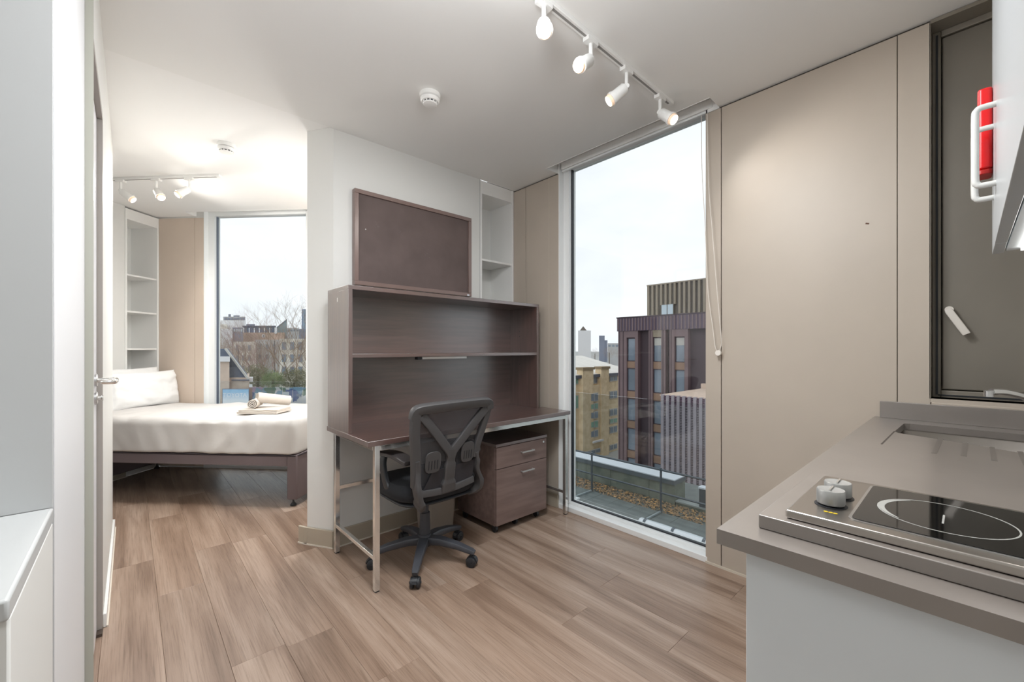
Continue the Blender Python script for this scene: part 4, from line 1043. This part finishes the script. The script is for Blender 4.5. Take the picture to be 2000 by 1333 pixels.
# pale panel roof below
a_ = at(1338, 958, z=-4.6); t = thing('panel_roof', (a_.x, a_.y, -5), 'white flat panel roof seen past the end of the parapet', 'roof')
for k in range(4):
    MB().box(a_.x - 2.0, a_.x + .4, a_.y - .1 - k * 1.25, a_.y + 1.1 - k * 1.25, -4.75, -4.6).build('roof_panel', M_['wht'], t)
MB().box(a_.x - 2.1, a_.x + .5, a_.y - 5.4, a_.y + 1.2, GZ, -4.76).build('roof_base', M_['far'], t)
b_ = at(1374, 950, X=XW + .3); t = thing('vent_box', (XW + .3, b_.y - .35, zl), 'small dark metal box on the low parapet at the window edge', 'vent')
MB().box(XW + .02, XW + .22, b_.y - .5, b_.y, zl + .041, b_.z).build('box_body', M_['rail'], t); MB().box(XW, XW + .24, b_.y - .52, b_.y + .02, b_.z, b_.z + .04).build('box_lid', M_['coping'], t)
# guard rail on weighted feet
q0, q1 = tp(1162, 958), tp(1285, 1005); XR = (q0.x + q1.x) / 2; hz_ = at(1162, 889, X=XR).z; hm = at(1162, 928, X=XR).z
step = q0.y - q1.y
t = thing('guard_rail', (XR, 5, ZT), 'dark grey freestanding guard rail with two rails on the lower roof', 'railing')
for z_, r_ in ((hz_, .03), (hm, .026)): MB().cyl((XR, q1.y - 3 * step, z_), (XR, q0.y + 3 * step, z_), r_, n=10).build('rail', M_['rail'], t)
for k in range(-2, 3):
    y_ = q1.y + k * step; ps = MB(); ps.cyl((XR, y_, ZT), (XR, y_, hz_ + .05), .03, n=10); po = ps.build('post', M_['rail'], t)
    MB().beam((XR, y_, ZT + .03), (XR - .95, y_, ZT + .03), .045, .04).build('foot_bar', mat('galvanised_foot', (160, 170, 172), .4, metal=.5), po)
    if k == 1:
        MB().box(XR - 1.25, XR - .85, y_ - .22, y_ + .22, ZT + .001, ZT + .07).build('counterweight', mat('pale_counterweight', (196, 202, 204), .7), po, bevel=.02)
pq0 = tp(1250, 1020, ZT + .1); pq1 = tp(1377, 1063, ZT + .1)
t = thing('roof_duct', (pq0.x, 5, ZT), 'silver wrapped pipe lying on the lower roof below the window', 'pipe')
mt_ = mat('silver_foil_wrap', (206, 212, 216), .35, metal=.5, bump=(6, .4, .02))
dp_ = (pq1 - pq0); MB().tube([pq0 + dp_ * s for s in (0, .02, .2, .4, .6, .8, 1.0, 1.6)], [.1, .125, .12, .125, .12, .125, .12, .12], 16).build('pipe_body', mt_, t)
for s in (.1, .55, 1.0): MB().lathe([(0, -.03), (.132, -.03), (.132, .03), (0, .03)], pq0 + dp_ * s, dp_, 16).build('pipe_strap', M_['rail'], t)

# --- plum clad building across the street
XB = 36.0
def yb(px): return at(px, 682, X=XB).y
def zb_(py, px=1240): return at(px, py, X=XB).z
t = thing('plum_clad_building', (XB + 5, 14, GZ), 'plum-brown metal clad block with tall window strips across the street', 'building')
ztop, zband = zb_(623, 1213), zb_(648, 1213)
y0_ = yb(1213); yR = -6.0
MB().box(XB, XB + 12, yR, y0_, GZ, zband).build('wall', M_['dk'], t)
MB().box(XB - .55, XB + 12, yR, y0_ + .1, zband, ztop).build('roof_band', M_['purple2'], t)
c = MB(); yk = y0_
while yk > yR: c.box(XB - .60, XB - .55, yk - .10, yk, zband + .02, ztop - .05); yk -= .32
c.build('band_ribs', M_['purple'], t, kind='stuff')
MB().box(XB - .62, XB + 12, yR, y0_ + .15, ztop, ztop + .1).build('roof_edge', M_['dk'], t)
crop = lambda cx: 1110 + cx / 5.129
bays = [(528, 725, 612, 695), (832, 1000, 872, 958), (1040, 1225, 1090, 1190)]
zr = [(660.5, 706), (719, 764), (778, 822), (836, 880), (894, 938)]
for bi, (a, b, wa, wb) in enumerate(bays):
    ya, yb_, y1, y2 = yb(crop(a)), yb(crop(b)), yb(crop(wa)), yb(crop(wb))
    xf = XB - .5
    MB().box(xf, XB, y1, ya, GZ, zband).build('cladding_pier', M_['purple'], t)
    MB().box(xf, XB, yb_, y2, GZ, zband).build('cladding_pier', M_['purple'], t)
    ztopw = zb_(660)
    MB().box(xf, XB, y2, y1, ztopw if bi != 1 else zb_(650), zband).build('lintel_panel', M_['purple'] if bi != 1 else M_['fin'], t)
    if bi == 1: MB().box(xf + .05, XB, y2, y1, ztopw, zb_(650)).build('lintel_panel', M_['fin'], t)
    for k, (pa, pb2) in enumerate(zr):
        za, zc = zb_(pb2), zb_(pa)
        f = MB(); f.box(xf + .12, XB, y1 - .07, y1, za, zc).box(xf + .12, XB, y2, y2 + .07, za, zc).box(xf + .12, XB, y2 + .07, y1 - .07, za, za + .07).box(xf + .12, XB, y2 + .07, y1 - .07, zc - .07, zc)
        fo_ = f.build('window', M_['dk'], t); MB().box(xf + .2, XB - .01, y2 + .07, y1 - .07, za + .07, zc - .07).build('pane', M_['win'], fo_)
        if k == 0 and bi: MB().box(xf + .18, xf + .2, y2 + .08, y1 - .08, zc - .75, zc - .08).build('blind', M_['winfr'], fo_)
        nz_z = zb_(zr[k + 1][0]) if k + 1 < len(zr) else GZ
        MB().box(xf + .14, XB, y2, y1, nz_z, za).build('spandrel', M_['orange'], t)
    c = MB(); yk = ya - .15
    while yk > yb_:
        if not (y2 - .1 < yk < y1 + .1): c.box(xf - .03, xf, yk - .03, yk + .03, GZ, zband - .02)
        yk -= .42
    c.build('seam_ribs', M_['dk'], t, kind='stuff')
# --- bronze finned tower behind it
XC = 50.0
t = thing('bronze_finned_tower', (XC + 6, 20, GZ), 'bronze finned block rising behind the plum clad building', 'building')
yl = at(1266, 682, X=XC).y; ztc = at(1266, 560, X=XC).z
MB().box(XC, XC + 12, -5, yl, GZ, ztc).build('wall', M_['finbk'], t)
MB().box(XC - .3, XC + 12, -5, yl + .05, ztc, ztc + .15).build('roof_edge', M_['fin'], t)
wy0, wy1 = at(1294, 682, X=XC).y, at(1316, 682, X=XC).y; wz0, wz1 = at(1300, 617, X=XC).z, at(1300, 596, X=XC).z
fm = None; y_ = yl - .1
while y_ > 14:
    if not (wy1 - .25 < y_ < wy0 + .1):
        if fm is None:
            f_ = MB().box(XC - .28, XC, y_ - .16, y_ + .1, 2.0, ztc).build('fin', M_['fin'], t); fm = f_; fy = y_
        else:
            f_ = fm.copy(); COL.objects.link(f_); f_.location = (0, y_ - fy, 0)
    else:
        MB().box(XC - .28, XC, y_ - .16, y_ + .1, wz1, ztc).build('fin', M_['fin'], t)
    y_ -= .60
wf = MB().box(XC - .2, XC, wy1 - .1, wy0 + .1, wz0 - .1, wz1 + .1).build('window', M_['finbk'], t)
for s in (0, 1):
    ym = (wy0 + wy1) / 2; MB().box(XC - .26, XC - .2, (wy1, ym + .06)[s], (ym - .06, wy0)[s], wz0, wz1).build('pane', M_['winlt'], wf)
# --- lattice screen block, nearer
XL2 = 27.0
t = thing('lattice_screen_block', (XL2 + 3, 6, GZ), 'grey-plum block wrapped in a vertical lattice screen, below the plum building', 'building')
yl = at(1290, 772, X=XL2).y; zl_ = at(1290, 771, X=XL2).z; zd = at(1290, 789, X=XL2).z
MB().box(XL2 + .35, XL2 + 7, -6, yl + .0, GZ, zl_ - .1).build('wall', M_['lattd'], t)
MB().box(XL2 + .1, XL2 + 7.2, -6, yl + .1, zl_ - .1, zl_ - .02).build('roof_deck', M_['pbrick'], t)
MB().box(XL2 + 6.9, XL2 + 7.3, -6, yl + .2, zl_ - .1, zl_ + .35).build('roof_upstand', M_['pbrick'], t)
stp = (at(1290, 800, X=XL2).y - at(1377, 800, X=XL2).y) / 8.1
cm = None
for k in range(16):
    y_ = yl - .12 - k * stp
    if cm is None:
        cm = MB().box(XL2, XL2 + .3, y_ - .10, y_ + .10, GZ, zd).build('lattice_pillar', M_['latt'], t); y00 = y_
        ct = MB().box(XL2, XL2 + .3, y_ - .10, y_ + .10, zd, zl_).build('pillar_cap', M_['latt'], t)
    else:
        for q in (cm, ct): d = q.copy(); COL.objects.link(d); d.location = (0, y_ - y00, 0)
c = MB(); c2 = MB(); z_ = GZ + 5; dzs = .085 * 1.25
while z_ < zl_:
    (c if z_ < zd else c2).box(XL2 + .08, XL2 + .26, yl - 16 * stp, yl, z_, z_ + .05); z_ += dzs
c.build('lattice_slats', M_['latt'], t, kind='stuff'); c2.build('top_slats', mat('plum_slats', (128, 102, 122), .6), t, kind='stuff')

# --- yellow brick flats
YY = 38.0
def ya_(px, py): return at(px, py, Y=YY)
t = thing('yellow_brick_flats', (54, YY + 4, GZ), 'yellow brick flats with sea-green window panels and a pale metal roof', 'building')
xl, xr = ya_(1108, 735).x, ya_(1226, 735).x; ze = ya_(1213, 730).z
MB().box(xl, xr, YY, YY + 9, GZ, ze).build('wall', M_['ybrick'], t)
# roof slope, in standing seam panels
zr_ = at(1190, 694, Y=YY + 11).z; npan = 7
for k in range(npan):
    a = xl + (xr - xl + 4) * k / npan - 2; b = xl + (xr - xl + 4) * (k + 1) / npan - 2 - .06
    MB().plate([(a, YY - .4, ze + .15), (b, YY - .4, ze + .15), (b, YY + 11, zr_), (a, YY + 11, zr_)], (0, 0, -.15)).build('roof_panel', M_['wroof'], t)
MB().box(xl - 1, xr + 1, YY - .5, YY - .35, ze - .25, ze + .2).build('gutter', mat('dark_gutter', (88, 92, 104), .5), t)
for (a, b, top) in ((1131, 1151.5, 723), (1167, 1182, 721)):
    A, B = ya_(a, top), ya_(b, top); MB().box(A.x, B.x, YY - .7, YY + .4, GZ, A.z).build('brick_pier', M_['ybrick'], t)
    MB().box(A.x - .15, B.x + .15, YY - .85, YY + .5, A.z, A.z + .35).build('pier_cap', mat('brown_cap', (150, 132, 104), .8), t)
MB().box(ya_(1151, 760).x, ya_(1167, 760).x, YY - .55, YY + .1, GZ, ya_(1160, 752).z).build('brick_infill', M_['ybrick'], t)
def bwin(x0, x1, y0, y1, dep, panes=2, m='win', par=None):
    A, B = at(x0, y1, Y=YY - dep), at(x1, y0, Y=YY - dep)
    f = MB().box(A.x, B.x, YY - dep - .08, YY - dep + .05, A.z, B.z).build('window', M_['winfr'], t)
    wd = (B.x - A.x) / panes
    for k in range(panes): MB().box(A.x + wd * k + .12, A.x + wd * (k + 1) - .12, YY - dep - .11, YY - dep - .08, A.z + .15, B.z - .12).build('pane', M_[m], f)
bwin(1152, 1166, 735, 751, .05)
for (y0, y1, m) in ((767, 786, 'win'), (787, 802, 'green'), (803, 820, 'win'), (821, 838, 'green'), (839, 857, 'win')): bwin(1152.5, 1167.5, y0, y1, .6, 2, m)
MB().box(ya_(1151, 760).x - .2, ya_(1168, 760).x + .2, YY - .9, YY - .5, ya_(1160, 862).z, ya_(1160, 859).z).build('sill', M_['wht'], t)
for (y0, y1, m) in ((734, 746, 'win'), (763, 780, 'win'), (797, 814, 'win'), (816, 829, 'green'), (831, 848, 'win'), (866, 881, 'win')): bwin(1190, 1205, y0, y1, .02, 2, m)
for (y0, y1) in ((738, 752), (772, 800)): bwin(1117, 1129, y0, y1, .02, 2, 'green')
bwin(1143, 1172, 875, 892, .75, 3)
# white stair tower and skyline
def facing(x0, x1, y0, y1, f, dep, name, m, par, zbase=None):
    A, B = at(x0, y1, f=f), at(x1, y0, f=f); zb2 = A.z if zbase is None else zbase
    e = B if x0 < 1000 else A; d = Vector((e.x, e.y, 0)).normalized() * dep      # depth runs straight back, so plots are parallelograms
    return MB().prism([(A.x, A.y), (B.x, B.y), (B.x + d.x, B.y + d.y), (A.x + d.x, A.y + d.y)], zb2, B.z).build(name, m, par)
t = thing('white_stair_tower', tuple(at(1141, 700, f=95)[:2]) + (GZ,), 'plain white tower rising behind the pale metal roof', 'tower')
facing(1129, 1154, 646, 700, 95, 4, 'shaft', M_['wht'], t, GZ)
A = at(1139, 646, f=97); MB().lathe([(0, 0), (1.0, 0), (.12, .9), (0, 1.0)], A, n=4).build('finial', M_['finbk'], t)
t = thing('grey_high_rise', tuple(at(1176, 700, f=520)[:2]) + (GZ,), 'hazy blue-grey high rise on the horizon beside the white tower', 'building')
facing(1170, 1181, 656, 700, 520, 12, 'tower_block', M_['far'], t, GZ); facing(1180, 1186.5, 665, 700, 522, 12, 'lower_block', M_['far'], t, GZ)
def far_block(x0, x1, y0, f, label, m='farlt', rows=0, cat='building'):
    t = thing('distant_block', tuple(at((x0 + x1) / 2, 700, f=f)[:2]) + (GZ,), label, cat)
    facing(x0, x1, y0, 700, f, f * .03, 'block', M_[m], t, GZ)
    for r in range(rows):
        n = max(2, int((x1 - x0) / 6))
        for k in range(n):
            xa = x0 + (x1 - x0) * (k + .2) / n; xb = x0 + (x1 - x0) * (k + .8) / n
            facing(xa, xb, y0 + 3 + 6 * r, y0 + 6.5 + 6 * r, f - .3, .2, 'window', M_['win'], t)
    return t
far_block(1187, 1216, 671, 420, 'low pale block on the horizon, right of the grey high rise', rows=1)
# ragged tree line
def crown_leaves(mb, c, rx, ry, rz, n, s, seed=0, shell=.55):
    rnd = random.Random(seed)
    for _ in range(n):
        while True:
            v = Vector((rnd.uniform(-1, 1), rnd.uniform(-1, 1), rnd.uniform(-1, 1)))
            if shell < v.length < 1 or (v.length < 1 and rnd.random() < .3): break
        k = 1 + .35 * noise.noise(v * 2.3 + Vector((seed, 0, 0)))
        p = Vector(c) + Vector((v.x * rx, v.y * ry, v.z * rz)) * k
        R_ = Matrix.Rotation(rnd.random() * 6.3, 3, 'Z') @ Matrix.Rotation(rnd.uniform(-1.4, 1.4), 3, 'X'); q = s * rnd.uniform(.6, 1.4)
        mb.add([p + R_ @ Vector(w_) * q for w_ in ((-1, 0, 0), (0, -.55, .15), (1, 0, 0), (0, .55, .15))], [(0, 1, 2), (0, 2, 3)])
    return mb
for k, (px, py, f, wpx) in enumerate(((1162, 683, 260, 16), (1190, 681, 270, 20), (1209, 682, 250, 16))):
    cpt = at(px, py + 8, f=f); t = thing('skyline_trees', (cpt.x, cpt.y, GZ), ('bare brown trees on the skyline just right of the white tower', 'bare brown trees on the skyline below the grey high rise', 'bare brown trees on the skyline beside the plum building')[k], 'trees')
    r_ = wpx / F * f * .62
    crown_leaves(MB(), cpt, r_, r_, 12 / F * f, 3000, r_ * .022, k, .2).build('crown', M_['twig'], t, smooth=0, kind='stuff')
    MB().cyl((cpt.x, cpt.y, GZ), cpt, r_ * .06, n=6).build('trunk', M_['bark'], t)

# --- view from the bedroom window
def tree(base, h, r0, seed, label, twm, spread=.55, depth=5, leaf=None, name='bare_tree', sp=.8):
    rnd = random.Random(seed); t = thing(name, tuple(base), label, 'tree')
    tr = MB(); tw = MB(); tips = []
    def grow(p, d, l, r, k):
        q = p + d * l; mid = (p + q) / 2 + Vector((rnd.uniform(-1, 1), rnd.uniform(-1, 1), 0)) * l * .06
        (tr if k < 2 else tw).tube([p, mid, q], [r, r * .85, r * .7], 6 if k < 2 else 3, cap=False)
        if k >= depth: tips.append(q); return
        for _ in range(3 if k else 4):
            nd = (d + Vector((rnd.uniform(-1, 1), rnd.uniform(-1, 1), rnd.uniform(-.25, .75))) * sp).normalized()
            grow(q if rnd.random() < .75 else p.lerp(q, .7), nd, l * rnd.uniform(.62, .82), r * .56, k + 1)
    grow(Vector(base), Vector((0, 0, 1)), h * .34, r0, 0)
    tr.build('trunk', M_['bark'], t, smooth=60)
    tw.build('branches', twm, t, smooth=0, kind='stuff')
    if leaf:
        lf = MB()
        for p in tips[::2]: crown_leaves(lf, p, leaf[1], leaf[1], leaf[1], leaf[2], leaf[3], rnd.random(), 0)
        lf.build('leaves', leaf[0], t, smooth=0, kind='stuff')
    return t
def bush(px, py, f, wpx, hpx, m, label, seed, n=1500):
    cpt = at(px, py, f=f); r_ = wpx / 2 / F * f; hh = hpx / 2 / F * f
    t = thing('bushy_tree', (cpt.x, cpt.y, GZ), label, 'tree')
    crown_leaves(MB(), cpt, r_, r_, hh, n * 3, r_ * .034, seed, .45).build('crown', m, t, smooth=0, kind='stuff')
    MB().cyl((cpt.x, cpt.y, GZ), cpt, .12, n=6).build('trunk', M_['bark'], t)
def gbase(px, f): p = at(px, 682, f=f); return Vector((p.x, p.y, GZ))
# brick house with slate roof and billboard
fH = 30.0
t = thing('brick_house', tuple(gbase(450, fH)), 'pale brick house with a blue slate roof outside the bedroom window', 'house')
facing(396, 487, 738, 900, fH, 6, 'wall', M_['pbrick'], t, GZ)
facing(396, 448, 706, 760, fH - .5, 4, 'gable_wall', M_['pbrick'], t, GZ)
facing(396, 449, 697, 707, fH - .65, 4, 'white_band', M_['wht'], t)
def quadf(pts, f, d):
    e = at(max(p[0] for p in pts), HY, f=f); return MB().plate([at(x, y, f=f) for x, y in pts], Vector((e.x, e.y, 0)).normalized() * d)
quadf([(392, 681), (441, 682), (485, 741), (440, 742), (392, 742)], fH + .1, 5).build('slate_roof', M_['slate'], t)
A, B = at(440.5, 681.5, f=fH), at(486, 742, f=fH); MB().beam(A, B, .12, .12).build('verge_trim', M_['winfr'], t)
facing(424, 434, 770, 900, fH - .06, .4, 'brick_pier', M_['rbrick'], t, GZ); facing(485.5, 493, 757, 900, fH - .3, .4, 'brick_pier', M_['rbrick'], t, GZ)
facing(486.5, 493, 752, 757, fH - .35, .5, 'pier_cap', M_['wht'], t)
facing(487, 494, 738, 746, fH + .3, 1, 'eaves_box', M_['wht'], t)
facing(452, 487, 742, 744, fH - .15, .3, 'eaves_gutter', M_['slate'], t)
tb = thing('billboard', tuple(at(460, 790, f=fH - .7)[:2]) + (GZ,), 'pale blue and white billboard on the front of the brick house', 'billboard')
facing(434, 486.5, 760, 803, fH - .8, .15, 'frame', mat('blue_grey_frame', (120, 130, 150), .5), tb)
pm_ = mat('blue_to_white_poster', (236, 244, 250), .5)
nt2 = pm_.node_tree; tcn = nt2.nodes.new('ShaderNodeTexCoord'); spx = nt2.nodes.new('ShaderNodeSeparateXYZ'); rr_ = nt2.nodes.new('ShaderNodeValToRGB')
rr_.color_ramp.elements[0].position = .45; rr_.color_ramp.elements[0].color = (*lin((244, 248, 252)), 1); rr_.color_ramp.elements[1].position = .92; rr_.color_ramp.elements[1].color = (*lin((150, 200, 236)), 1)
nt2.links.new(tcn.outputs['Generated'], spx.inputs[0]); nt2.links.new(spx.outputs[2], rr_.inputs[0]); nt2.links.new(rr_.outputs[0], nt2.nodes['Principled BSDF'].inputs['Base Color'])
po = facing(435, 485.5, 761.3, 802, fH - .85, .06, 'poster', pm_, tb)
tx = bpy.data.curves.new('lettering', 'FONT'); tx.body = 'TOYOTA'; tx.size = .40; tx.align_x = 'CENTER'; tx.extrude = .004
to = bpy.data.objects.new('tmp_text', tx); COL.objects.link(to); bpy.context.view_layer.update()
me = bpy.data.meshes.new_from_object(to.evaluated_get(bpy.context.evaluated_depsgraph_get())); bpy.data.objects.remove(to); me.name = 'lettering'
me.materials.clear(); me.materials.append(mat('white_lettering', (250, 252, 255), .5))
lo_ = bpy.data.objects.new('lettering', me); COL.objects.link(lo_); lo_.parent = po
lp_ = at(459, 776, f=fH - .87); R_ = Matrix((RGT, UP, -FWD)).transposed().to_4x4()
lo_.matrix_parent_inverse = Matrix.Identity(4); lo_.matrix_basis = XF[po.name].inverted() @ Matrix.Translation(lp_) @ R_
# painted hoarding
gm_ = mat('graffiti_paint', (110, 130, 160), .7); nt3 = gm_.node_tree; n1_ = nt3.nodes.new('ShaderNodeTexVoronoi'); n1_.inputs['Scale'].default_value = 2.6; n1_.inputs['Randomness'].default_value = 1
tco = nt3.nodes.new('ShaderNodeTexCoord'); nn = nt3.nodes.new('ShaderNodeTexNoise'); nn.inputs['Scale'].default_value = 1.2; nn.inputs['Detail'].default_value = 4; mxv = nt3.nodes.new('ShaderNodeMix'); mxv.data_type = 'RGBA'; mxv.inputs[0].default_value = .55
nt3.links.new(tco.outputs['Object'], nn.inputs[0]); nt3.links.new(tco.outputs['Object'], mxv.inputs[6]); nt3.links.new(nn.outputs['Color'], mxv.inputs[7]); nt3.links.new(mxv.outputs[2], n1_.inputs[0])
rg = nt3.nodes.new('ShaderNodeValToRGB'); e = rg.color_ramp.elements
while len(e) < 6: e.new(.5)
for k, (p_, c_) in enumerate(((0, (60, 92, 150)), (.25, (120, 160, 186)), (.42, (172, 150, 178)), (.58, (96, 128, 112)), (.74, (206, 210, 214)), (.9, (90, 110, 150)))): e[k].position = p_; e[k].color = (*lin(c_), 1)
rg.color_ramp.interpolation = 'CONSTANT'
sc_ = nt3.nodes.new('ShaderNodeSeparateColor'); nt3.links.new(n1_.outputs['Color'], sc_.inputs[0]); nt3.links.new(sc_.outputs[0], rg.inputs[0]); nt3.links.new(rg.outputs[0], nt3.nodes['Principled BSDF'].inputs['Base Color'])
t = thing('painted_hoarding', tuple(gbase(550, 37)), 'long hoarding covered in blue and violet graffiti below the trees', 'hoarding')
for k in range(7):
    facing(492 + 20 * k, 511.4 + 20 * k, 757 + (k % 2), 840, 37, .2, 'hoarding_panel', gm_, t, GZ)
for (px, py, sz, ml) in ((505, 768, 7, 'wht'), (527, 772, 6, 'rbrick'), (560, 766, 8, 'winlt'), (585, 770, 6, 'bluegl')):
    facing(px - sz, px + sz * .6, py, py + sz * .8, 36.9, .06, 'painted_mark', M_[ml], t)
# trees
tree(gbase(524, 56), 17.2, .13, 3, 'reddish bare tree in the middle of the bedroom window view', M_['twig2'], depth=7, sp=.62)
tree(gbase(572, 50), 20.5, .2, 11, 'tall bare tree with a forked trunk at the right of the bedroom window view', M_['twig'], depth=7, sp=.7)
tree(gbase(602, 52), 19.5, .16, 21, 'bare tree half hidden by the right edge of the bedroom window', M_['twig'], depth=5, sp=.7)
tree(gbase(478, 62), 17.5, .13, 33, 'thin bare tree behind the slate roof of the brick house', M_['twig'], depth=7, sp=.6)
tree(gbase(440, 70), 18.5, .13, 41, 'bare tree at the left edge of the bedroom window view', M_['twig'], depth=5, sp=.6)
bush(504, 735, 46, 50, 44, M_['bush'], 'olive green bushy tree right of the brick house', 5, 2600)
bush(533, 742, 44, 42, 34, M_['bush2'], 'fresh green bushy tree in the middle above the hoarding', 6, 2200)
bush(575, 742, 46, 56, 44, M_['bush'], 'dark olive bush under the tall bare tree', 7, 2600)
bush(606, 745, 45, 30, 40, M_['bush'], 'olive bush at the right edge of the bedroom window', 8, 1400)
# terraces and big blocks
def house(x0, x1, y0, y1, f, label, m, wins, cat='building', extra=None, name='terrace_house'):
    t = thing(name, tuple(gbase((x0 + x1) / 2, f)), label, cat)
    facing(x0, x1, y0, y1, f, f * .08, 'wall', M_[m], t, GZ)
    for (a, b, c_, d) in wins:
        w_ = facing(a, b, c_, d, f - .15, .3, 'window', M_['winfr'], t); facing(a + .8, b - .8, c_ + 1, d - .8, f - .22, .1, 'pane', M_['win'], w_)
    return t
house(546, 622, 662, 760, 85, 'cream stuccoed terrace with sash windows behind the bare trees', 'cream',
      [(a, a + 9, y, y + 16) for y in (668, 692, 716) for a in (550, 566, 582, 598)])
house(455, 500, 668, 760, 92, 'pale terrace behind the slate-roofed house', 'cream', [(a, a + 6, y, y + 12) for y in (674, 694, 714) for a in (460, 472, 484)])
t = house(498, 548, 664, 760, 96, 'pale rendered building between the brick block and the bare trees', 'farlt', [(a, a + 7, y, y + 11) for y in (672, 692) for a in (504, 518, 532)])
for px_ in (466, 536): 
    facing(px_ - 1, px_ + 1, 666 if px_ > 500 else 682, 730, 60, .4, 'flue_pipe', M_['rail'], t, GZ)
t = thing('orange_brick_block', tuple(gbase(510, 150)), 'long orange brick block with a dark blue glazed top floor', 'building')
facing(474, 556, 650, 690, 150, 12, 'wall', M_['obrick'], t, GZ)
for k in range(6): facing(477 + 10 * k, 486 + 10 * k, 638.5, 650, 151, 6, 'glazing_panel', M_['bluegl'], t)
facing(473, 539, 636.5, 638.5, 149.5, 10, 'flat_roof', M_['slate'], t)
MB().lathe([(0, 0), (.62, 0), (.62, .1), (0, .1)], at(515, 656.5, f=149.8), -FWD, 18).build('round_sign', M_['wht'], t); MB().lathe([(0, 0), (.25, 0), (.25, .1), (0, .1)], at(515, 656.5, f=149.6), -FWD, 12).build('sign_mark', M_['finbk'], t)
facing(481, 498, 633.5, 637, 152, 6, 'roof_plant', M_['far'], t)
facing(536, 541, 640, 652, 148, 4, 'white_bay', M_['wht'], t)
t = thing('glass_fin_building', tuple(gbase(550, 170)), 'wedge-shaped glass building with a pointed top', 'building')
quadf([(540, 656), (540, 640), (560, 624), (560.5, 656)], 165, 9).build('glass_wedge', M_['finglass'], t)
quadf([(539.5, 640), (560.5, 623.2), (560.5, 624.6), (539.5, 641.4)], 164.8, 9).build('wedge_coping', M_['far'], t)
facing(540, 560.5, 656, 700, 165, 9, 'base', M_['far'], t, GZ)
t = thing('white_hospital_block', tuple(gbase(450, 230)), 'white stepped block on the rise at the left of the bedroom window', 'building')
facing(424, 480, 626, 700, 230, 20, 'main_block', M_['wht'], t, GZ); facing(436, 479, 619, 626, 232, 16, 'upper_floor', M_['farlt'], t); facing(418, 444, 634, 700, 222, 12, 'side_block', M_['cream'], t, GZ)
for k in range(7): facing(438 + 6 * k, 442 + 6 * k, 621, 624.5, 231.5, .6, 'window', M_['far'], t)
facing(446, 451, 614, 619, 233, 5, 'roof_plant', M_['far'], t); facing(456, 468, 616.5, 619, 233, 5, 'roof_plant', M_['far'], t)
t = thing('white_gabled_block', tuple(gbase(445, 140)), 'low white block with a dark glazed end below the stepped white block', 'building')
facing(432, 454, 643, 700, 140, 8, 'wall', M_['wht'], t, GZ); facing(454, 475, 640, 700, 141, 8, 'glazed_end', M_['far'], t, GZ)
for k in range(4): facing(456 + 4.6 * k, 459.4 + 4.6 * k, 643, 648, 140.8, .2, 'window', M_['winlt'], t)
t = thing('blue_glass_tower', tuple(gbase(596, 480)), 'slender blue glass tower at the right of the bedroom window', 'tower')
facing(589.5, 604, 604.5, 700, 480, 12, 'shaft', M_['bluegl'], t, GZ)
for k in range(6): facing(592 + 1.9 * k, 592.7 + 1.9 * k, 606, 645, 479.5, .5, 'mullion', M_['winlt'], t)
far_block(560, 584, 641, 300, 'low grey flats right of the wedge-shaped glass building', 'farlt', 1)
far_block(582, 612, 643, 330, 'low blue-grey flats below the blue glass tower', 'far', 1)
for k, (px, py, f, wpx) in enumerate(((428, 668, 110, 30), (455, 668, 105, 34), (610, 665, 110, 24))):
    cpt = at(px, py + 12, f=f); t = thing('bare_tree_clump', (cpt.x, cpt.y, GZ), ('brown tree clump at the far left behind the slate roof', 'brown tree clump below the low white block', 'brown tree clump at the far right of the bedroom view')[k], 'trees')
    r_ = wpx / F * f * .6
    crown_leaves(MB(), cpt, r_, r_, 20 / F * f, 3000, r_ * .026, 50 + k, .1).build('crown', M_['twig'], t, smooth=0, kind='stuff'); MB().cyl((cpt.x, cpt.y, GZ), cpt, r_ * .05, n=6).build('trunk', M_['bark'], t)
